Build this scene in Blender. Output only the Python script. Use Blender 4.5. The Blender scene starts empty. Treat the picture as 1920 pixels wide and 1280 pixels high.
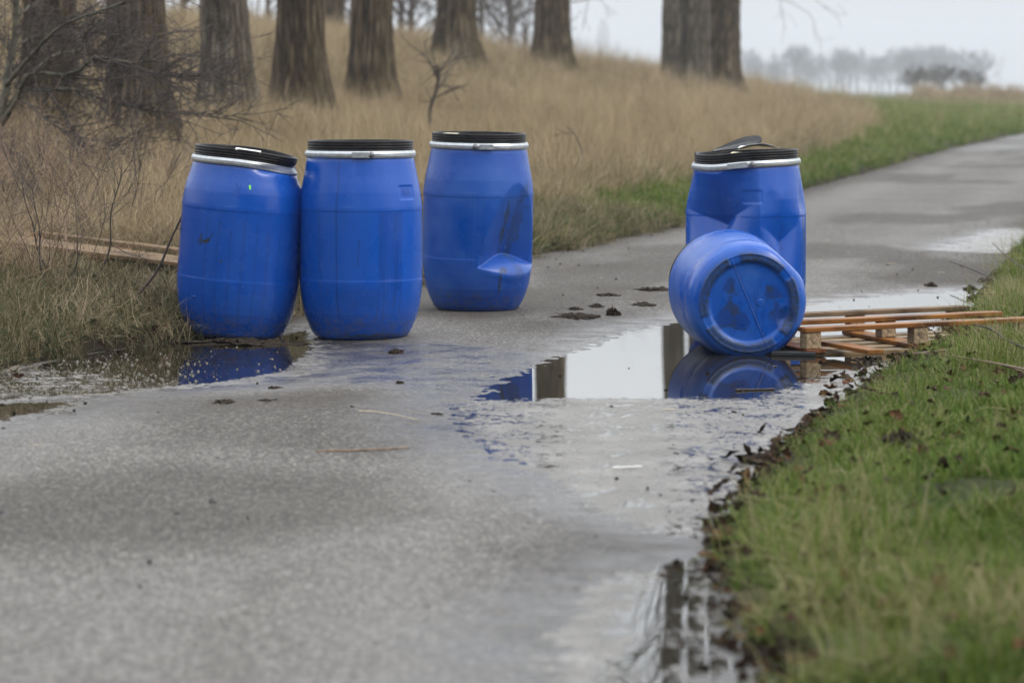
import bpy, math, random
import numpy as np
from mathutils import Vector, Matrix

random.seed(7)
rng = np.random.default_rng(11)
R = math.radians
scn = bpy.context.scene
COL = scn.collection

# ------------------------------------------------------------------ camera
F = 5500.0                      # focal length in pixels of the 1920 px photograph
CAM = np.array([0.0, 0.0, 1.2])
PITCH = math.atan(468 / F)
cam_d = bpy.data.cameras.new("camera")
cam = bpy.data.objects.new("camera", cam_d)
COL.objects.link(cam)
cam.location = CAM
cam.rotation_euler = (math.pi / 2 - PITCH, 0, 0)
cam_d.sensor_width = 36
cam_d.lens = 36 * F / 1920
cam_d.clip_start = 0.1
cam_d.clip_end = 6000
cam_d.dof.use_dof = True
cam_d.dof.focus_distance = 13.9
cam_d.dof.aperture_fstop = 3.3
cam_d.dof.aperture_blades = 9
scn.camera = cam

# ------------------------------------------------------------------ sky, sun, exposure
SUN_EL, SUN_AZ = R(46), R(112)   # azimuth clockwise from +Y
world = bpy.data.worlds.new("World")
scn.world = world
world.use_nodes = True
wn = world.node_tree
wn.nodes.clear()
def wnode(t, **k):
    n = wn.nodes.new(t)
    for a, b in k.items():
        setattr(n, a, b)
    return n
w_out = wnode("ShaderNodeOutputWorld")
w_add = wnode("ShaderNodeAddShader")
w_bg1 = wnode("ShaderNodeBackground")
w_bg2 = wnode("ShaderNodeBackground")
sky = wnode("ShaderNodeTexSky", sky_type='NISHITA', sun_disc=False)
sky.sun_elevation = SUN_EL
sky.sun_rotation = SUN_AZ
sky.dust_density = 4.0
w_bg1.inputs[1].default_value = 0.05
w_tc = wnode("ShaderNodeTexCoord")
w_sep = wnode("ShaderNodeSeparateXYZ")
w_max = wnode("ShaderNodeMath", operation='MAXIMUM')
w_pow = wnode("ShaderNodeMapRange", interpolation_type='SMOOTHSTEP')
w_mad = wnode("ShaderNodeMath", operation='MULTIPLY_ADD')
w_noi = wnode("ShaderNodeTexNoise")
w_map = wnode("ShaderNodeMapping")
w_nma = wnode("ShaderNodeMath", operation='MULTIPLY_ADD')
w_mul = wnode("ShaderNodeMath", operation='MULTIPLY')
w_bg2.inputs[0].default_value = (0.955, 0.975, 1.0, 1)
w_map.inputs['Scale'].default_value = (1.0, 1.0, 3.0)
w_noi.inputs['Scale'].default_value = 2.2
w_noi.inputs['Detail'].default_value = 5
w_nma.inputs[1].default_value = 0.5
w_nma.inputs[2].default_value = 0.75
w_max.inputs[1].default_value = 0.0
w_pow.inputs['From Min'].default_value = 0.012   # dimmer belt of thick air above the horizon
w_pow.inputs['From Max'].default_value = 0.12
w_mad.inputs[1].default_value = 0.85     # overcast layer: brighter towards the zenith
w_mad.inputs[2].default_value = 0.52
L = wn.links.new
L(w_tc.outputs['Generated'], w_sep.inputs[0]); L(w_sep.outputs['Z'], w_max.inputs[0])
w_zen = wnode("ShaderNodeMath", operation='MULTIPLY_ADD')
w_zen.inputs[1].default_value = 0.85
L(w_max.outputs[0], w_pow.inputs[0]); L(w_pow.outputs[0], w_mad.inputs[0])
L(w_tc.outputs['Generated'], w_map.inputs[0]); L(w_map.outputs[0], w_noi.inputs['Vector'])
L(w_noi.outputs[0], w_nma.inputs[0]); L(w_nma.outputs[0], w_mul.inputs[0])
L(w_max.outputs[0], w_zen.inputs[0]); L(w_mad.outputs[0], w_zen.inputs[2]); L(w_zen.outputs[0], w_mul.inputs[1])
L(w_mul.outputs[0], w_bg2.inputs[1])
L(sky.outputs[0], w_bg1.inputs[0]); L(w_bg1.outputs[0], w_add.inputs[0]); L(w_bg2.outputs[0], w_add.inputs[1])
L(w_add.outputs[0], w_out.inputs[0])

sun_d = bpy.data.lights.new("sun", 'SUN')
sun_d.energy = 1.3
sun_d.angle = R(18)
sun_d.color = (1.0, 0.96, 0.9)
sun = bpy.data.objects.new("sun", sun_d)
COL.objects.link(sun)
sun.location = (0, -10, 30)
_sd = Vector((math.sin(SUN_AZ) * math.cos(SUN_EL), math.cos(SUN_AZ) * math.cos(SUN_EL), math.sin(SUN_EL)))
sun.rotation_euler = (-_sd).to_track_quat('-Z', 'Y').to_euler()

vs = scn.view_settings
vs.view_transform = 'Standard'
vs.look = 'None'
vs.exposure = 0.0
vs.gamma = 1.0
vs.use_curve_mapping = False
scn.cycles.use_denoising = True
scn.cycles.max_bounces = 6
scn.cycles.diffuse_bounces = 3
scn.cycles.glossy_bounces = 3
scn.cycles.transparent_max_bounces = 8
scn.cycles.volume_bounces = 1
scn.cycles.use_adaptive_sampling = True
scn.cycles.adaptive_threshold = 0.03

# ------------------------------------------------------------------ helpers
def smooth(x):
    x = np.clip(x, 0, 1)
    return x * x * (3 - 2 * x)

def ray(px, py):
    x = (px - 960) / F
    y = (640 - py) / F
    c, s = math.cos(PITCH), math.sin(PITCH)
    return np.array([x, c + y * s, -s + y * c])

def W(px, py, z=0.0):
    """point of the place at height z seen at a pixel of the photograph"""
    d = ray(px, py)
    k = (z - CAM[2]) / d[2]
    return CAM + d * k

def P(px, py, Y):
    d = ray(px, py)
    return CAM + d * (Y / d[1])

def _hash(ix, iy, iz, seed):
    h = (ix * 374761393 + iy * 668265263 + iz * 2147483647 + seed * 1274126177) & 0xffffffff
    h = ((h ^ (h >> 13)) * 1274126177) & 0xffffffff
    return ((h ^ (h >> 16)) & 0xffff) / 65535.0

def vnoise(x, y, z=0.0, seed=0):
    x = np.asarray(x, float); y = np.asarray(y, float); z = np.asarray(z, float) + 0 * x
    ix, iy, iz = np.floor(x).astype(np.int64), np.floor(y).astype(np.int64), np.floor(z).astype(np.int64)
    fx, fy, fz = smooth(x - ix), smooth(y - iy), smooth(z - iz)
    def h(a, b, c): return _hash(ix + a, iy + b, iz + c, seed)
    v = 0
    for a in (0, 1):
        for b in (0, 1):
            for c in (0, 1):
                v = v + h(a, b, c) * (fx if a else 1 - fx) * (fy if b else 1 - fy) * (fz if c else 1 - fz)
    return v

def fbm(x, y, z=0.0, seed=0, oct=4):
    v, a, s = 0, 0.5, 1.0
    for o in range(oct):
        v = v + a * vnoise(np.asarray(x) * s, np.asarray(y) * s, np.asarray(z) * s, seed + o)
        a *= 0.5; s *= 2.03
    return v / (1 - 0.5 ** oct)

def mk(name, V, Fa, mat=None, parent=None, smoothed=True, attrs=None, link=True):
    """one mesh object from vertices and faces (list of arrays of equal-sided faces)"""
    V = np.asarray(V, float)
    if isinstance(Fa, np.ndarray):
        Fa = [Fa]
    Fa = [np.asarray(f, int) for f in Fa if len(f)]
    me = bpy.data.meshes.new(name)
    me.vertices.add(len(V))
    me.vertices.foreach_set("co", V.astype(np.float32).ravel())
    nl = sum(f.size for f in Fa); nf = sum(len(f) for f in Fa)
    me.loops.add(nl)
    me.loops.foreach_set("vertex_index", np.concatenate([f.ravel() for f in Fa]).astype(np.int32))
    tot = np.concatenate([np.full(len(f), f.shape[1]) for f in Fa])
    start = np.concatenate([[0], np.cumsum(tot)[:-1]])
    me.polygons.add(nf)
    me.polygons.foreach_set("loop_start", start.astype(np.int32))
    me.polygons.foreach_set("use_smooth", np.full(nf, smoothed, dtype=bool))
    me.update(calc_edges=True)
    if attrs:
        for k, a in attrs.items():
            at = me.attributes.new(k, 'FLOAT', 'POINT')
            at.data.foreach_set("value", np.asarray(a, np.float32))
    if mat:
        me.materials.append(mat)
    o = bpy.data.objects.new(name, me)
    if link:
        COL.objects.link(o)
    if parent is not None:
        o.parent = parent
    return o

def tag(o, label=None, cat=None, group=None, kind=None):
    if label: o["label"] = label
    if cat: o["category"] = cat
    if group: o["group"] = group
    if kind: o["kind"] = kind
    return o

def empty(name, loc, rot=(0, 0, 0)):
    o = bpy.data.objects.new(name, None)
    COL.objects.link(o)
    o.location = loc
    o.rotation_euler = rot
    o.empty_display_size = 0.1
    return o

class MB:
    """collects shapes into one mesh"""
    def __init__(s): s.V = []; s.Q = []; s.T = []; s.n = 0; s.A = []
    def add(s, V, Q=None, T=None, a=0.0):
        V = np.asarray(V, float)
        s.V.append(V)
        if Q is not None and len(Q): s.Q.append(np.asarray(Q, int) + s.n)
        if T is not None and len(T): s.T.append(np.asarray(T, int) + s.n)
        s.A.append(np.full(len(V), a) if np.isscalar(a) else np.asarray(a))
        s.n += len(V)
    def tube(s, pts, rad, n=6, a=0.0, cap=True):
        pts = np.asarray(pts, float); k = len(pts)
        rad = np.full(k, rad) if np.isscalar(rad) else np.asarray(rad, float)
        tan = np.gradient(pts, axis=0)
        tan /= np.linalg.norm(tan, axis=1)[:, None] + 1e-12
        ref = np.array([0, 0, 1.0]) if abs(tan[0, 2]) < 0.9 else np.array([1.0, 0, 0])
        u = np.cross(tan, ref); u /= np.linalg.norm(u, axis=1)[:, None] + 1e-12
        v = np.cross(tan, u)
        an = np.linspace(0, 2 * math.pi, n, endpoint=False)
        V = pts[:, None, :] + rad[:, None, None] * (np.cos(an)[None, :, None] * u[:, None, :] + np.sin(an)[None, :, None] * v[:, None, :])
        V = V.reshape(-1, 3)
        i, j = np.meshgrid(np.arange(k - 1), np.arange(n), indexing='ij')
        j2 = (j + 1) % n
        Q = np.stack([i * n + j, i * n + j2, (i + 1) * n + j2, (i + 1) * n + j], -1).reshape(-1, 4)
        T = []
        if cap:
            for b in (0, k - 1):
                for q in range(1, n - 1):
                    T.append((b * n, b * n + q, b * n + q + 1) if b else (b * n, b * n + q + 1, b * n + q))
        s.add(V, Q, T, a)
    def box(s, c, h, bev=0.0, rot=None, a=0.0):
        c = np.asarray(c, float); h = np.asarray(h, float)
        if bev <= 0:
            V = np.array([[x, y, z] for x in (-1, 1) for y in (-1, 1) for z in (-1, 1)], float) * h
            Q = [(0, 1, 3, 2), (4, 6, 7, 5), (0, 4, 5, 1), (2, 3, 7, 6), (0, 2, 6, 4), (1, 5, 7, 3)]
            T = []
        else:
            V, idx = [], {}
            for x in (-1, 1):
                for y in (-1, 1):
                    for z in (-1, 1):
                        for ax in range(3):
                            p = np.array([x, y, z]) * (h - bev); p[ax] = (x, y, z)[ax] * h[ax]
                            idx[(x, y, z, ax)] = len(V); V.append(p)
            V = np.array(V); Q = []; T = []
            for ax in range(3):
                o = [k for k in range(3) if k != ax]
                for sg in (-1, 1):
                    f = []
                    for (p, q) in ((-1, -1), (1, -1), (1, 1), (-1, 1)):
                        k = [0, 0, 0]; k[ax] = sg; k[o[0]] = p; k[o[1]] = q
                        f.append(idx[(*k, ax)])
                    flip = (sg > 0) != (ax != 1)
                    Q.append(f[::-1] if flip else f)
                for (p, q) in ((-1, -1), (1, -1), (1, 1), (-1, 1)):
                    f = []
                    for sg, aa in ((-1, o[0]), (1, o[0]), (1, o[1]), (-1, o[1])):
                        k = [0, 0, 0]; k[ax] = sg; k[o[0]] = p; k[o[1]] = q
                        f.append(idx[(*k, aa)])
                    flip = (p * q > 0) != (ax == 1)
                    Q.append(f if flip else f[::-1])
            for x in (-1, 1):
                for y in (-1, 1):
                    for z in (-1, 1):
                        f = [idx[(x, y, z, k)] for k in range(3)]
                        T.append(f if x * y * z > 0 else f[::-1])
        if rot is not None:
            V = V @ np.asarray(rot).T
        s.add(V + c, Q, T, a)
    def build(s, name, mat=None, parent=None, smoothed=False, attr=None, link=True):
        Fs = []
        if s.Q: Fs.append(np.concatenate(s.Q))
        if s.T: Fs.append(np.concatenate(s.T))
        at = {attr: np.concatenate(s.A)} if attr else None
        return mk(name, np.concatenate(s.V), Fs, mat, parent, smoothed, at, link)

# ------------------------------------------------------------------ node materials
class NM:
    def __init__(s, name):
        s.m = bpy.data.materials.new(name); s.m.use_nodes = True
        s.t = s.m.node_tree; s.t.nodes.clear()
        s.out = s.t.nodes.new("ShaderNodeOutputMaterial")
        s.bsdf = s.t.nodes.new("ShaderNodeBsdfPrincipled")
        s.t.links.new(s.bsdf.outputs[0], s.out.inputs[0])
    def n(s, t, ins=None, **k):
        x = s.t.nodes.new(t)
        for a, b in k.items(): setattr(x, a, b)
        for a, b in (ins or {}).items(): s.set(x.inputs[a], b)
        return x
    def set(s, sock, v):
        if isinstance(v, bpy.types.NodeSocket): s.t.links.new(v, sock)
        elif isinstance(v, (tuple, list)) and len(v) == 3 and sock.type == 'RGBA': sock.default_value = (*v, 1)
        else: sock.default_value = v
    def p(s, **k):
        for a, b in k.items(): s.set(s.bsdf.inputs[a.replace('_', ' ')], b)
    def coord(s, which='Object', scale=(1, 1, 1), rot=(0, 0, 0)):
        if which == 'World': c = s.n("ShaderNodeNewGeometry").outputs['Position']
        else: c = s.n("ShaderNodeTexCoord").outputs[which]
        return s.n("ShaderNodeMapping", {'Vector': c, 'Scale': scale, 'Rotation': rot}).outputs[0]
    def noise(s, vec, scale=5, detail=4, rough=0.55, dist=0.0):
        return s.n("ShaderNodeTexNoise", {'Vector': vec, 'Scale': scale, 'Detail': detail, 'Roughness': rough, 'Distortion': dist}).outputs[0]
    def voro(s, vec, scale=5, feat='F1', out='Distance', rnd=1.0):
        return s.n("ShaderNodeTexVoronoi", {'Vector': vec, 'Scale': scale, 'Randomness': rnd}, feature=feat).outputs[out]
    def math(s, op, a, b=0.5, c=0.5, clamp=False):
        x = s.n("ShaderNodeMath", operation=op, use_clamp=clamp)
        s.set(x.inputs[0], a); s.set(x.inputs[1], b)
        if len(x.inputs) > 2: s.set(x.inputs[2], c)
        return x.outputs[0]
    def rng(s, v, a, b, c=0.0, d=1.0, sm=True):
        return s.n("ShaderNodeMapRange", {'Value': v, 'From Min': a, 'From Max': b, 'To Min': c, 'To Max': d},
                   interpolation_type='SMOOTHSTEP' if sm else 'LINEAR').outputs[0]
    def mix(s, f, a, b, blend='MIX'):
        x = s.n("ShaderNodeMix", data_type='RGBA', blend_type=blend)
        s.set(x.inputs[0], f); s.set(x.inputs[6], a); s.set(x.inputs[7], b)
        return x.outputs[2]
    def mixf(s, f, a, b):
        x = s.n("ShaderNodeMix", data_type='FLOAT')
        s.set(x.inputs[0], f); s.set(x.inputs[2], a); s.set(x.inputs[3], b)
        return x.outputs[0]
    def ramp(s, v, stops):
        x = s.n("ShaderNodeValToRGB", {'Fac': v})
        el = x.color_ramp.elements
        while len(el) < len(stops): el.new(0.5)
        for e, (pz, c) in zip(el, stops): e.position = pz; e.color = (*c, 1)
        return x.outputs[0]
    def attr(s, name): return s.n("ShaderNodeAttribute", attribute_name=name).outputs['Fac']
    def bump(s, h, strength=0.3, dist=0.01, normal=None):
        k = {'Height': h, 'Strength': strength, 'Distance': dist}
        if normal is not None: k['Normal'] = normal
        return s.n("ShaderNodeBump", k).outputs[0]

def mat_asphalt():
    m = NM("asphalt")
    w = m.coord('World')
    big = m.noise(w, 0.55, 5, 0.6)
    mid = m.noise(w, 3.0, 5, 0.65)
    along = m.noise(m.coord('World', (2.2, 0.35, 1), (0, 0, R(13))), 1.0, 3)
    cell = m.voro(w, 110, out='Color')
    cellv = m.n("ShaderNodeSeparateColor", {'Color': cell}).outputs[0]
    cd = m.voro(w, 110)
    fine = m.noise(w, 260, 2, 0.7)
    base = m.ramp(m.math('ADD', m.math('MULTIPLY', big, 0.6), m.math('MULTIPLY', along, 0.4)),
                  [(0.34, (0.0608, 0.0570, 0.0517)), (0.50, (0.1102, 0.1056, 0.0980)), (0.64, (0.1634, 0.1588, 0.1505))])
    base = m.mix(m.rng(mid, 0.40, 0.75, 0, 0.8), base, (0.0722, 0.0669, 0.0600), 'MIX')
    stone = m.ramp(cellv, [(0.0, (0.0228, 0.0213, 0.0198)), (0.30, (0.0912, 0.0859, 0.0790)), (0.74, (0.1748, 0.1687, 0.1596)), (0.94, (0.5168, 0.5016, 0.4788))])
    col = m.mix(0.52, base, stone)
    col = m.mix(1.0, col, (0.84, 0.83, 0.81), 'MULTIPLY')
    col = m.mix(m.math('MULTIPLY', m.attr('pale'), 0.7), col, m.mix(0.6, (0.25, 0.245, 0.235), col))
    col = m.mix(m.math('MULTIPLY', m.attr('damp'), 0.9), col, m.mix(1.0, col, (0.50, 0.475, 0.445), 'MULTIPLY'))
    col = m.mix(m.rng(cd, 0.50, 0.80, 0, 0.6), col, (0.0266, 0.0251, 0.0228))
    mud = m.attr('mud')
    mudn = m.math('MULTIPLY', mud, m.rng(m.noise(w, 9, 5, 0.7), 0.25, 0.55))
    col = m.mix(m.math('MULTIPLY', mudn, 0.85), col, (0.0380, 0.0312, 0.0243))
    wet = m.attr('wet')
    wetn = m.math('MULTIPLY', wet, m.rng(m.noise(w, 5, 4, 0.6), 0.2, 0.65, 0.35, 1.0), clamp=True)
    col = m.mix(m.math('MULTIPLY', wetn, 0.62), col, m.mix(1.0, col, (0.36, 0.35, 0.35), 'MULTIPLY'))
    m.p(Base_Color=col, Roughness=m.mixf(wetn, 0.85, 0.20), IOR=1.5, Specular_IOR_Level=m.mixf(wetn, 0.28, 0.55))
    h = m.math('ADD', m.math('MULTIPLY', cd, -1.0), m.math('MULTIPLY', fine, 0.35))
    nb = m.bump(h, m.mixf(wetn, 0.45, 0.2), 0.006)
    m.p(Normal=m.bump(mid, 0.3, 0.02, nb))
    return m.m

def mat_water():
    m = NM("puddle_water")
    w = m.coord('World')
    scum = m.attr('scum')
    n1 = m.noise(m.coord('World', (1.0, 0.75, 1)), 7, 7, 0.72, 0.6)
    n2 = m.noise(m.coord('World', (1.2, 0.8, 1)), 38, 5, 0.75, 0.3)
    f = m.math('ADD', m.math('ADD', m.math('MULTIPLY', n1, 0.43), m.math('MULTIPLY', n2, 0.47)), m.math('MULTIPLY', m.noise(w, 2.2, 3), 0.10))
    thr = m.rng(scum, 0, 1, 0.74, 0.36, False)
    fac = m.n("ShaderNodeMapRange", {'Value': m.math('SUBTRACT', f, thr), 'From Min': -0.012, 'From Max': 0.04}, interpolation_type='SMOOTHSTEP').outputs[0]
    film = m.ramp(m.math('ADD', m.math('MULTIPLY', m.noise(w, 3.5, 5, 0.65), 0.5), m.math('MULTIPLY', n2, 0.5)), [(0.30, (0.0629, 0.0577, 0.0488)), (0.48, (0.1258, 0.1184, 0.1051)), (0.58, (0.1850, 0.1776, 0.1628)), (0.72, (0.2664, 0.2590, 0.2442))])
    col = m.mix(fac, (0.0163, 0.0141, 0.0089), film)
    m.p(Base_Color=col, Roughness=m.mixf(fac, 0.015, m.rng(n2, 0.3, 0.7, 0.22, 0.6)), IOR=1.33)
    b = m.math('ADD', m.math('MULTIPLY', m.noise(w, 16, 3), 0.0028), m.math('MULTIPLY', m.math('MULTIPLY', fac, n2), 0.02))
    m.p(Normal=m.bump(b, 0.25, 0.1))
    return m.m

def mat_ground():
    m = NM("bank_soil")
    w = m.coord('World')
    a = m.noise(w, 1.3, 6, 0.65)
    tan = m.attr('tan'); mud = m.attr('mud')
    green = m.ramp(a, [(0.3, (0.022, 0.019, 0.012)), (0.5, (0.045, 0.055, 0.022)), (0.7, (0.075, 0.085, 0.034))])
    dry = m.ramp(m.noise(w, 4, 6, 0.7), [(0.3, (0.09, 0.066, 0.038)), (0.55, (0.17, 0.128, 0.074)), (0.75, (0.24, 0.187, 0.115))])
    c = m.mix(tan, green, dry)
    c = m.mix(m.math('MULTIPLY', mud, m.rng(m.noise(w, 11, 5, 0.7), 0.15, 0.5)), c, (0.021, 0.016, 0.011))
    m.p(Base_Color=c, Roughness=0.9, Specular_IOR_Level=0.08)
    m.p(Normal=m.bump(m.noise(w, 14, 6, 0.75), 0.8, 0.05))
    return m.m

def mat_blade(name, stops, trans=0.25, rough=0.5):
    m = NM(name)
    v = m.attr('c')
    r = m.n("ShaderNodeObjectInfo").outputs['Random']
    patch = m.noise(m.coord('World'), 0.9, 3)
    x = m.math('ADD', v, m.math('MULTIPLY', m.math('SUBTRACT', r, 0.5), 0.40))
    x = m.math('ADD', x, m.math('MULTIPLY', m.math('SUBTRACT', patch, 0.5), 0.8))
    c = m.ramp(x, stops)
    m.p(Base_Color=c, Roughness=rough, Specular_IOR_Level=0.15)
    tr = m.n("ShaderNodeBsdfTranslucent", {'Color': c})
    mx = m.n("ShaderNodeMixShader", {0: trans, 1: m.bsdf.outputs[0], 2: tr.outputs[0]})
    m.t.links.new(mx.outputs[0], m.out.inputs[0])
    return m.m

def mat_plastic(name, hue=(0.014, 0.078, 0.42), film=0.25, seed=0.0, rough=0.34):
    m = NM(name)
    o = m.coord('Object')
    st = m.noise(m.coord('Object', (26, 26, 1.1)), 1.0 , 4, 0.6)
    big = m.noise(m.n("ShaderNodeVectorMath", {0: o, 1: (seed, seed * 2, 0)}, operation='ADD').outputs[0], 3.5, 4, 0.6)
    col = m.mix(m.rng(st, 0.35, 0.75, 0, 0.35), hue, (hue[0] * 0.75, hue[1] * 0.72, hue[2] * 0.78))
    col = m.mix(m.math('MULTIPLY', m.rng(big, 0.4, 0.75), film), col, (0.055, 0.15, 0.42))
    scr = m.noise(m.coord('Object', (9, 9, 70)), 1.0, 5, 0.8, 0.6)
    scm = m.math('MULTIPLY', m.rng(scr, 0.60, 0.70), m.rng(m.noise(o, 5.0 + seed * 0.01, 3), 0.42, 0.7))
    col = m.mix(m.math('MULTIPLY', scm, 0.55), col, (0.08, 0.19, 0.44))
    drip = m.attr('drip')
    col = m.mix(m.math('MULTIPLY', drip, 0.95), col, (0.004, 0.020, 0.12))
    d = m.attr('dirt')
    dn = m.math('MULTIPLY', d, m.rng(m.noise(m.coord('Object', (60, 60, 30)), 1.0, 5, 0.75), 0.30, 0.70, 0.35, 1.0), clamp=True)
    
    spl = m.attr('splash')
    spn = m.math('MULTIPLY', spl, m.rng(m.noise(o, 45, 5, 0.7), 0.42, 0.66), clamp=True)
    col = m.mix(m.math('MULTIPLY', spn, 0.75), col, (0.085, 0.075, 0.058))
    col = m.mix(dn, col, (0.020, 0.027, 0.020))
    rg = m.math('ADD', m.mixf(m.rng(big, 0.3, 0.7), rough - 0.05, rough + 0.10), m.math('MULTIPLY', m.math('ADD', dn, spn), 0.25))
    m.p(Base_Color=col, Roughness=rg, IOR=1.5, Specular_IOR_Level=0.36)
    nb = m.bump(m.noise(m.coord('Object', (60, 60, 6)), 1.0, 3), 0.06, 0.003)
    m.p(Normal=m.bump(m.noise(o, 7, 2), 0.10, 0.010, nb))
    return m.m

def mat_simple(name, col, rough=0.6, var=0.35, scale=20, metallic=0.0, stretch=(1, 1, 1), bumps=0.2, col2=None, coord='Object'):
    m = NM(name)
    v = m.coord(coord, stretch)
    a = m.noise(v, scale, 5, 0.65)
    dark = col2 if col2 else tuple(k * (1 - var) for k in col)
    lite = col if col2 else tuple(min(1, k * (1 + var)) for k in col)
    m.p(Base_Color=m.mix(m.rng(a, 0.32, 0.68), dark, lite), Roughness=m.rng(a, 0.2, 0.8, rough - 0.08, min(1, rough + 0.1)), Metallic=metallic)
    if bumps: m.p(Normal=m.bump(a, bumps, 0.01))
    return m.m

def mat_wood(name, c1, c2, c3, axis=0, wet=0.0):
    m = NM(name)
    sc = [22, 22, 22]; sc[axis] = 1.4
    r = m.n("ShaderNodeObjectInfo").outputs['Random']
    o = m.n("ShaderNodeVectorMath", {0: m.coord('Object'), 1: m.n("ShaderNodeCombineXYZ", {0: m.math('MULTIPLY', r, 7), 1: m.math('MULTIPLY', r, 3), 2: 0.0}).outputs[0]}, operation='ADD').outputs[0]
    g = m.noise(m.n("ShaderNodeMapping", {'Vector': o, 'Scale': tuple(sc)}).outputs[0], 1.6, 5, 0.6, 0.8)
    blot = m.noise(o, 5, 4, 0.6)
    c = m.ramp(g, [(0.28, c1), (0.5, c2), (0.72, c3)])
    c = m.mix(m.rng(blot, 0.42, 0.72, 0, 0.85), c, tuple(k * 0.35 for k in c1))
    m.p(Base_Color=c, Roughness=0.5 if wet else 0.7, Specular_IOR_Level=0.22)
    m.p(Normal=m.bump(g, 0.35, 0.004))
    return m.m

def mat_bark(name, c1, c2, c3):
    m = NM(name)
    o = m.coord('Object', (1, 1, 0.42))
    r = m.n("ShaderNodeObjectInfo").outputs['Random']
    g = m.noise(o, 17, 6, 0.7, 0.8)
    h = m.attr('ridge')
    x = m.math('ADD', m.math('MULTIPLY', g, 0.55), m.math('MULTIPLY', h, 0.45))
    c = m.ramp(x, [(0.25, c1), (0.5, c2), (0.78, c3)])
    moss = m.noise(m.coord('Object', (2, 2, 0.4)), 1.2, 3)
    c = m.mix(m.rng(moss, 0.5, 0.72, 0, 0.45), c, (0.060, 0.047, 0.018))
    m.p(Base_Color=c, Roughness=0.9, Specular_IOR_Level=0.2)
    m.p(Normal=m.bump(g, 0.8, 0.04))
    return m.m

M = {}
M['asphalt'] = mat_asphalt()
M['water'] = mat_water()
M['ground'] = mat_ground()
M['green'] = mat_blade("verge_grass_blade", [(0.0, (0.0128, 0.0288, 0.0032)), (0.30, (0.0440, 0.0896, 0.0064)), (0.60, (0.0944, 0.1520, 0.0144)), (0.80, (0.1600, 0.1600, 0.0480)), (1.0, (0.3040, 0.2560, 0.1520))])
M['straw'] = mat_blade("dry_grass_blade", [(0.0, (0.1066, 0.0771, 0.0410)), (0.35, (0.2255, 0.1697, 0.0968)), (0.7, (0.3444, 0.2706, 0.1640)), (1.0, (0.4428, 0.3731, 0.2542))], 0.2, 0.6)
M['matted'] = mat_blade("matted_grass_blade", [(0.0, (0.0255, 0.0357, 0.0136)), (0.3, (0.0510, 0.0723, 0.0255)), (0.5, (0.1190, 0.1020, 0.0553)), (0.75, (0.2295, 0.1785, 0.1062)), (1.0, (0.3570, 0.2932, 0.1955))], 0.2, 0.6)
M['lid'] = mat_simple("black_lid_plastic", (0.009, 0.009, 0.010), 0.34, 0.4, 30, bumps=0.1)
M['lid'].node_tree.nodes["Principled BSDF"].inputs["Specular IOR Level"].default_value = 0.14
M['galv'] = mat_simple("galvanised_steel", (0.44, 0.465, 0.485), 0.38, 0.12, 45, metallic=0.7, bumps=0.05)
M['galv_dark'] = mat_simple("dull_steel", (0.20, 0.20, 0.21), 0.5, 0.4, 60, metallic=0.6)
M['white'] = mat_simple("white_label_film", (0.78, 0.78, 0.76), 0.4, 0.06, 20, bumps=0.0)
M['cream'] = mat_simple("torn_cream_label", (0.62, 0.56, 0.40), 0.5, 0.12, 30, bumps=0.0)
M['sticker'] = mat_simple("green_sticker", (0.16, 0.62, 0.08), 0.5, 0.1, 60, bumps=0.0)
M['scuff'] = mat_simple("black_scuff", (0.012, 0.014, 0.018), 0.6, 0.3, 90, bumps=0.0)
M['plank'] = mat_wood("wet_orange_pine", (0.1023, 0.0333, 0.0077), (0.2175, 0.0863, 0.0179), (0.3006, 0.1439, 0.0384), 0, 1)
M['plank_pale'] = mat_wood("pale_pine", (0.1699, 0.1133, 0.0566), (0.2420, 0.1699, 0.0927), (0.2986, 0.2265, 0.1390), 0, 1)
M['plank_red'] = mat_wood("soaked_reddish_pine", (0.0780, 0.0250, 0.0109), (0.1482, 0.0546, 0.0218), (0.2262, 0.0975, 0.0390), 1, 1)
M['plank_grey'] = mat_wood("weathered_plank", (0.0800, 0.0496, 0.0272), (0.1520, 0.1000, 0.0560), (0.2480, 0.1760, 0.1080), 0)
M['chip'] = mat_simple("pressed_wood_chip", (0.2550, 0.1827, 0.1062), 0.75, 0.5, 55, bumps=0.6)
M['ink'] = mat_simple("black_stamp_ink", (0.02, 0.017, 0.014), 0.7, 0.2, 60, bumps=0.0)
M['bark'] = mat_bark("poplar_bark", (0.011, 0.008, 0.005), (0.060, 0.045, 0.028), (0.150, 0.118, 0.078))
M['bark_grey'] = mat_bark("grey_poplar_bark", (0.019, 0.016, 0.012), (0.086, 0.073, 0.055), (0.195, 0.172, 0.135))
M['twig'] = mat_simple("bare_twig_bark", (0.052, 0.042, 0.034), 0.8, 0.45, 12, bumps=0.3)
M['thorn'] = mat_simple("thorn_bush_bark", (0.040, 0.031, 0.027), 0.75, 0.6, 9, bumps=0.3)
M['thorn_lit'] = mat_simple("lit_branch_bark", (0.085, 0.080, 0.056), 0.8, 0.5, 14, bumps=0.4)  # lighter copy of the thorn bark: light on the thick branches put into colour
M['farbush'] = mat_simple("far_brown_twigs", (0.080, 0.066, 0.045), 0.9, 0.4, 2, bumps=0)
M['fartree'] = mat_simple("far_grey_twigs", (0.040, 0.036, 0.032), 0.9, 0.3, 2, bumps=0)
M['mud'] = mat_simple("dark_mud", (0.030, 0.023, 0.017), 0.9, 0.6, 60, bumps=1.0)
M['mud'].node_tree.nodes["Principled BSDF"].inputs["Specular IOR Level"].default_value = 0.15
M['stone'] = mat_simple("grey_pebble", (0.10, 0.10, 0.105), 0.7, 0.3, 50)
M['leaf'] = NM("dead_leaf"); 
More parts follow.
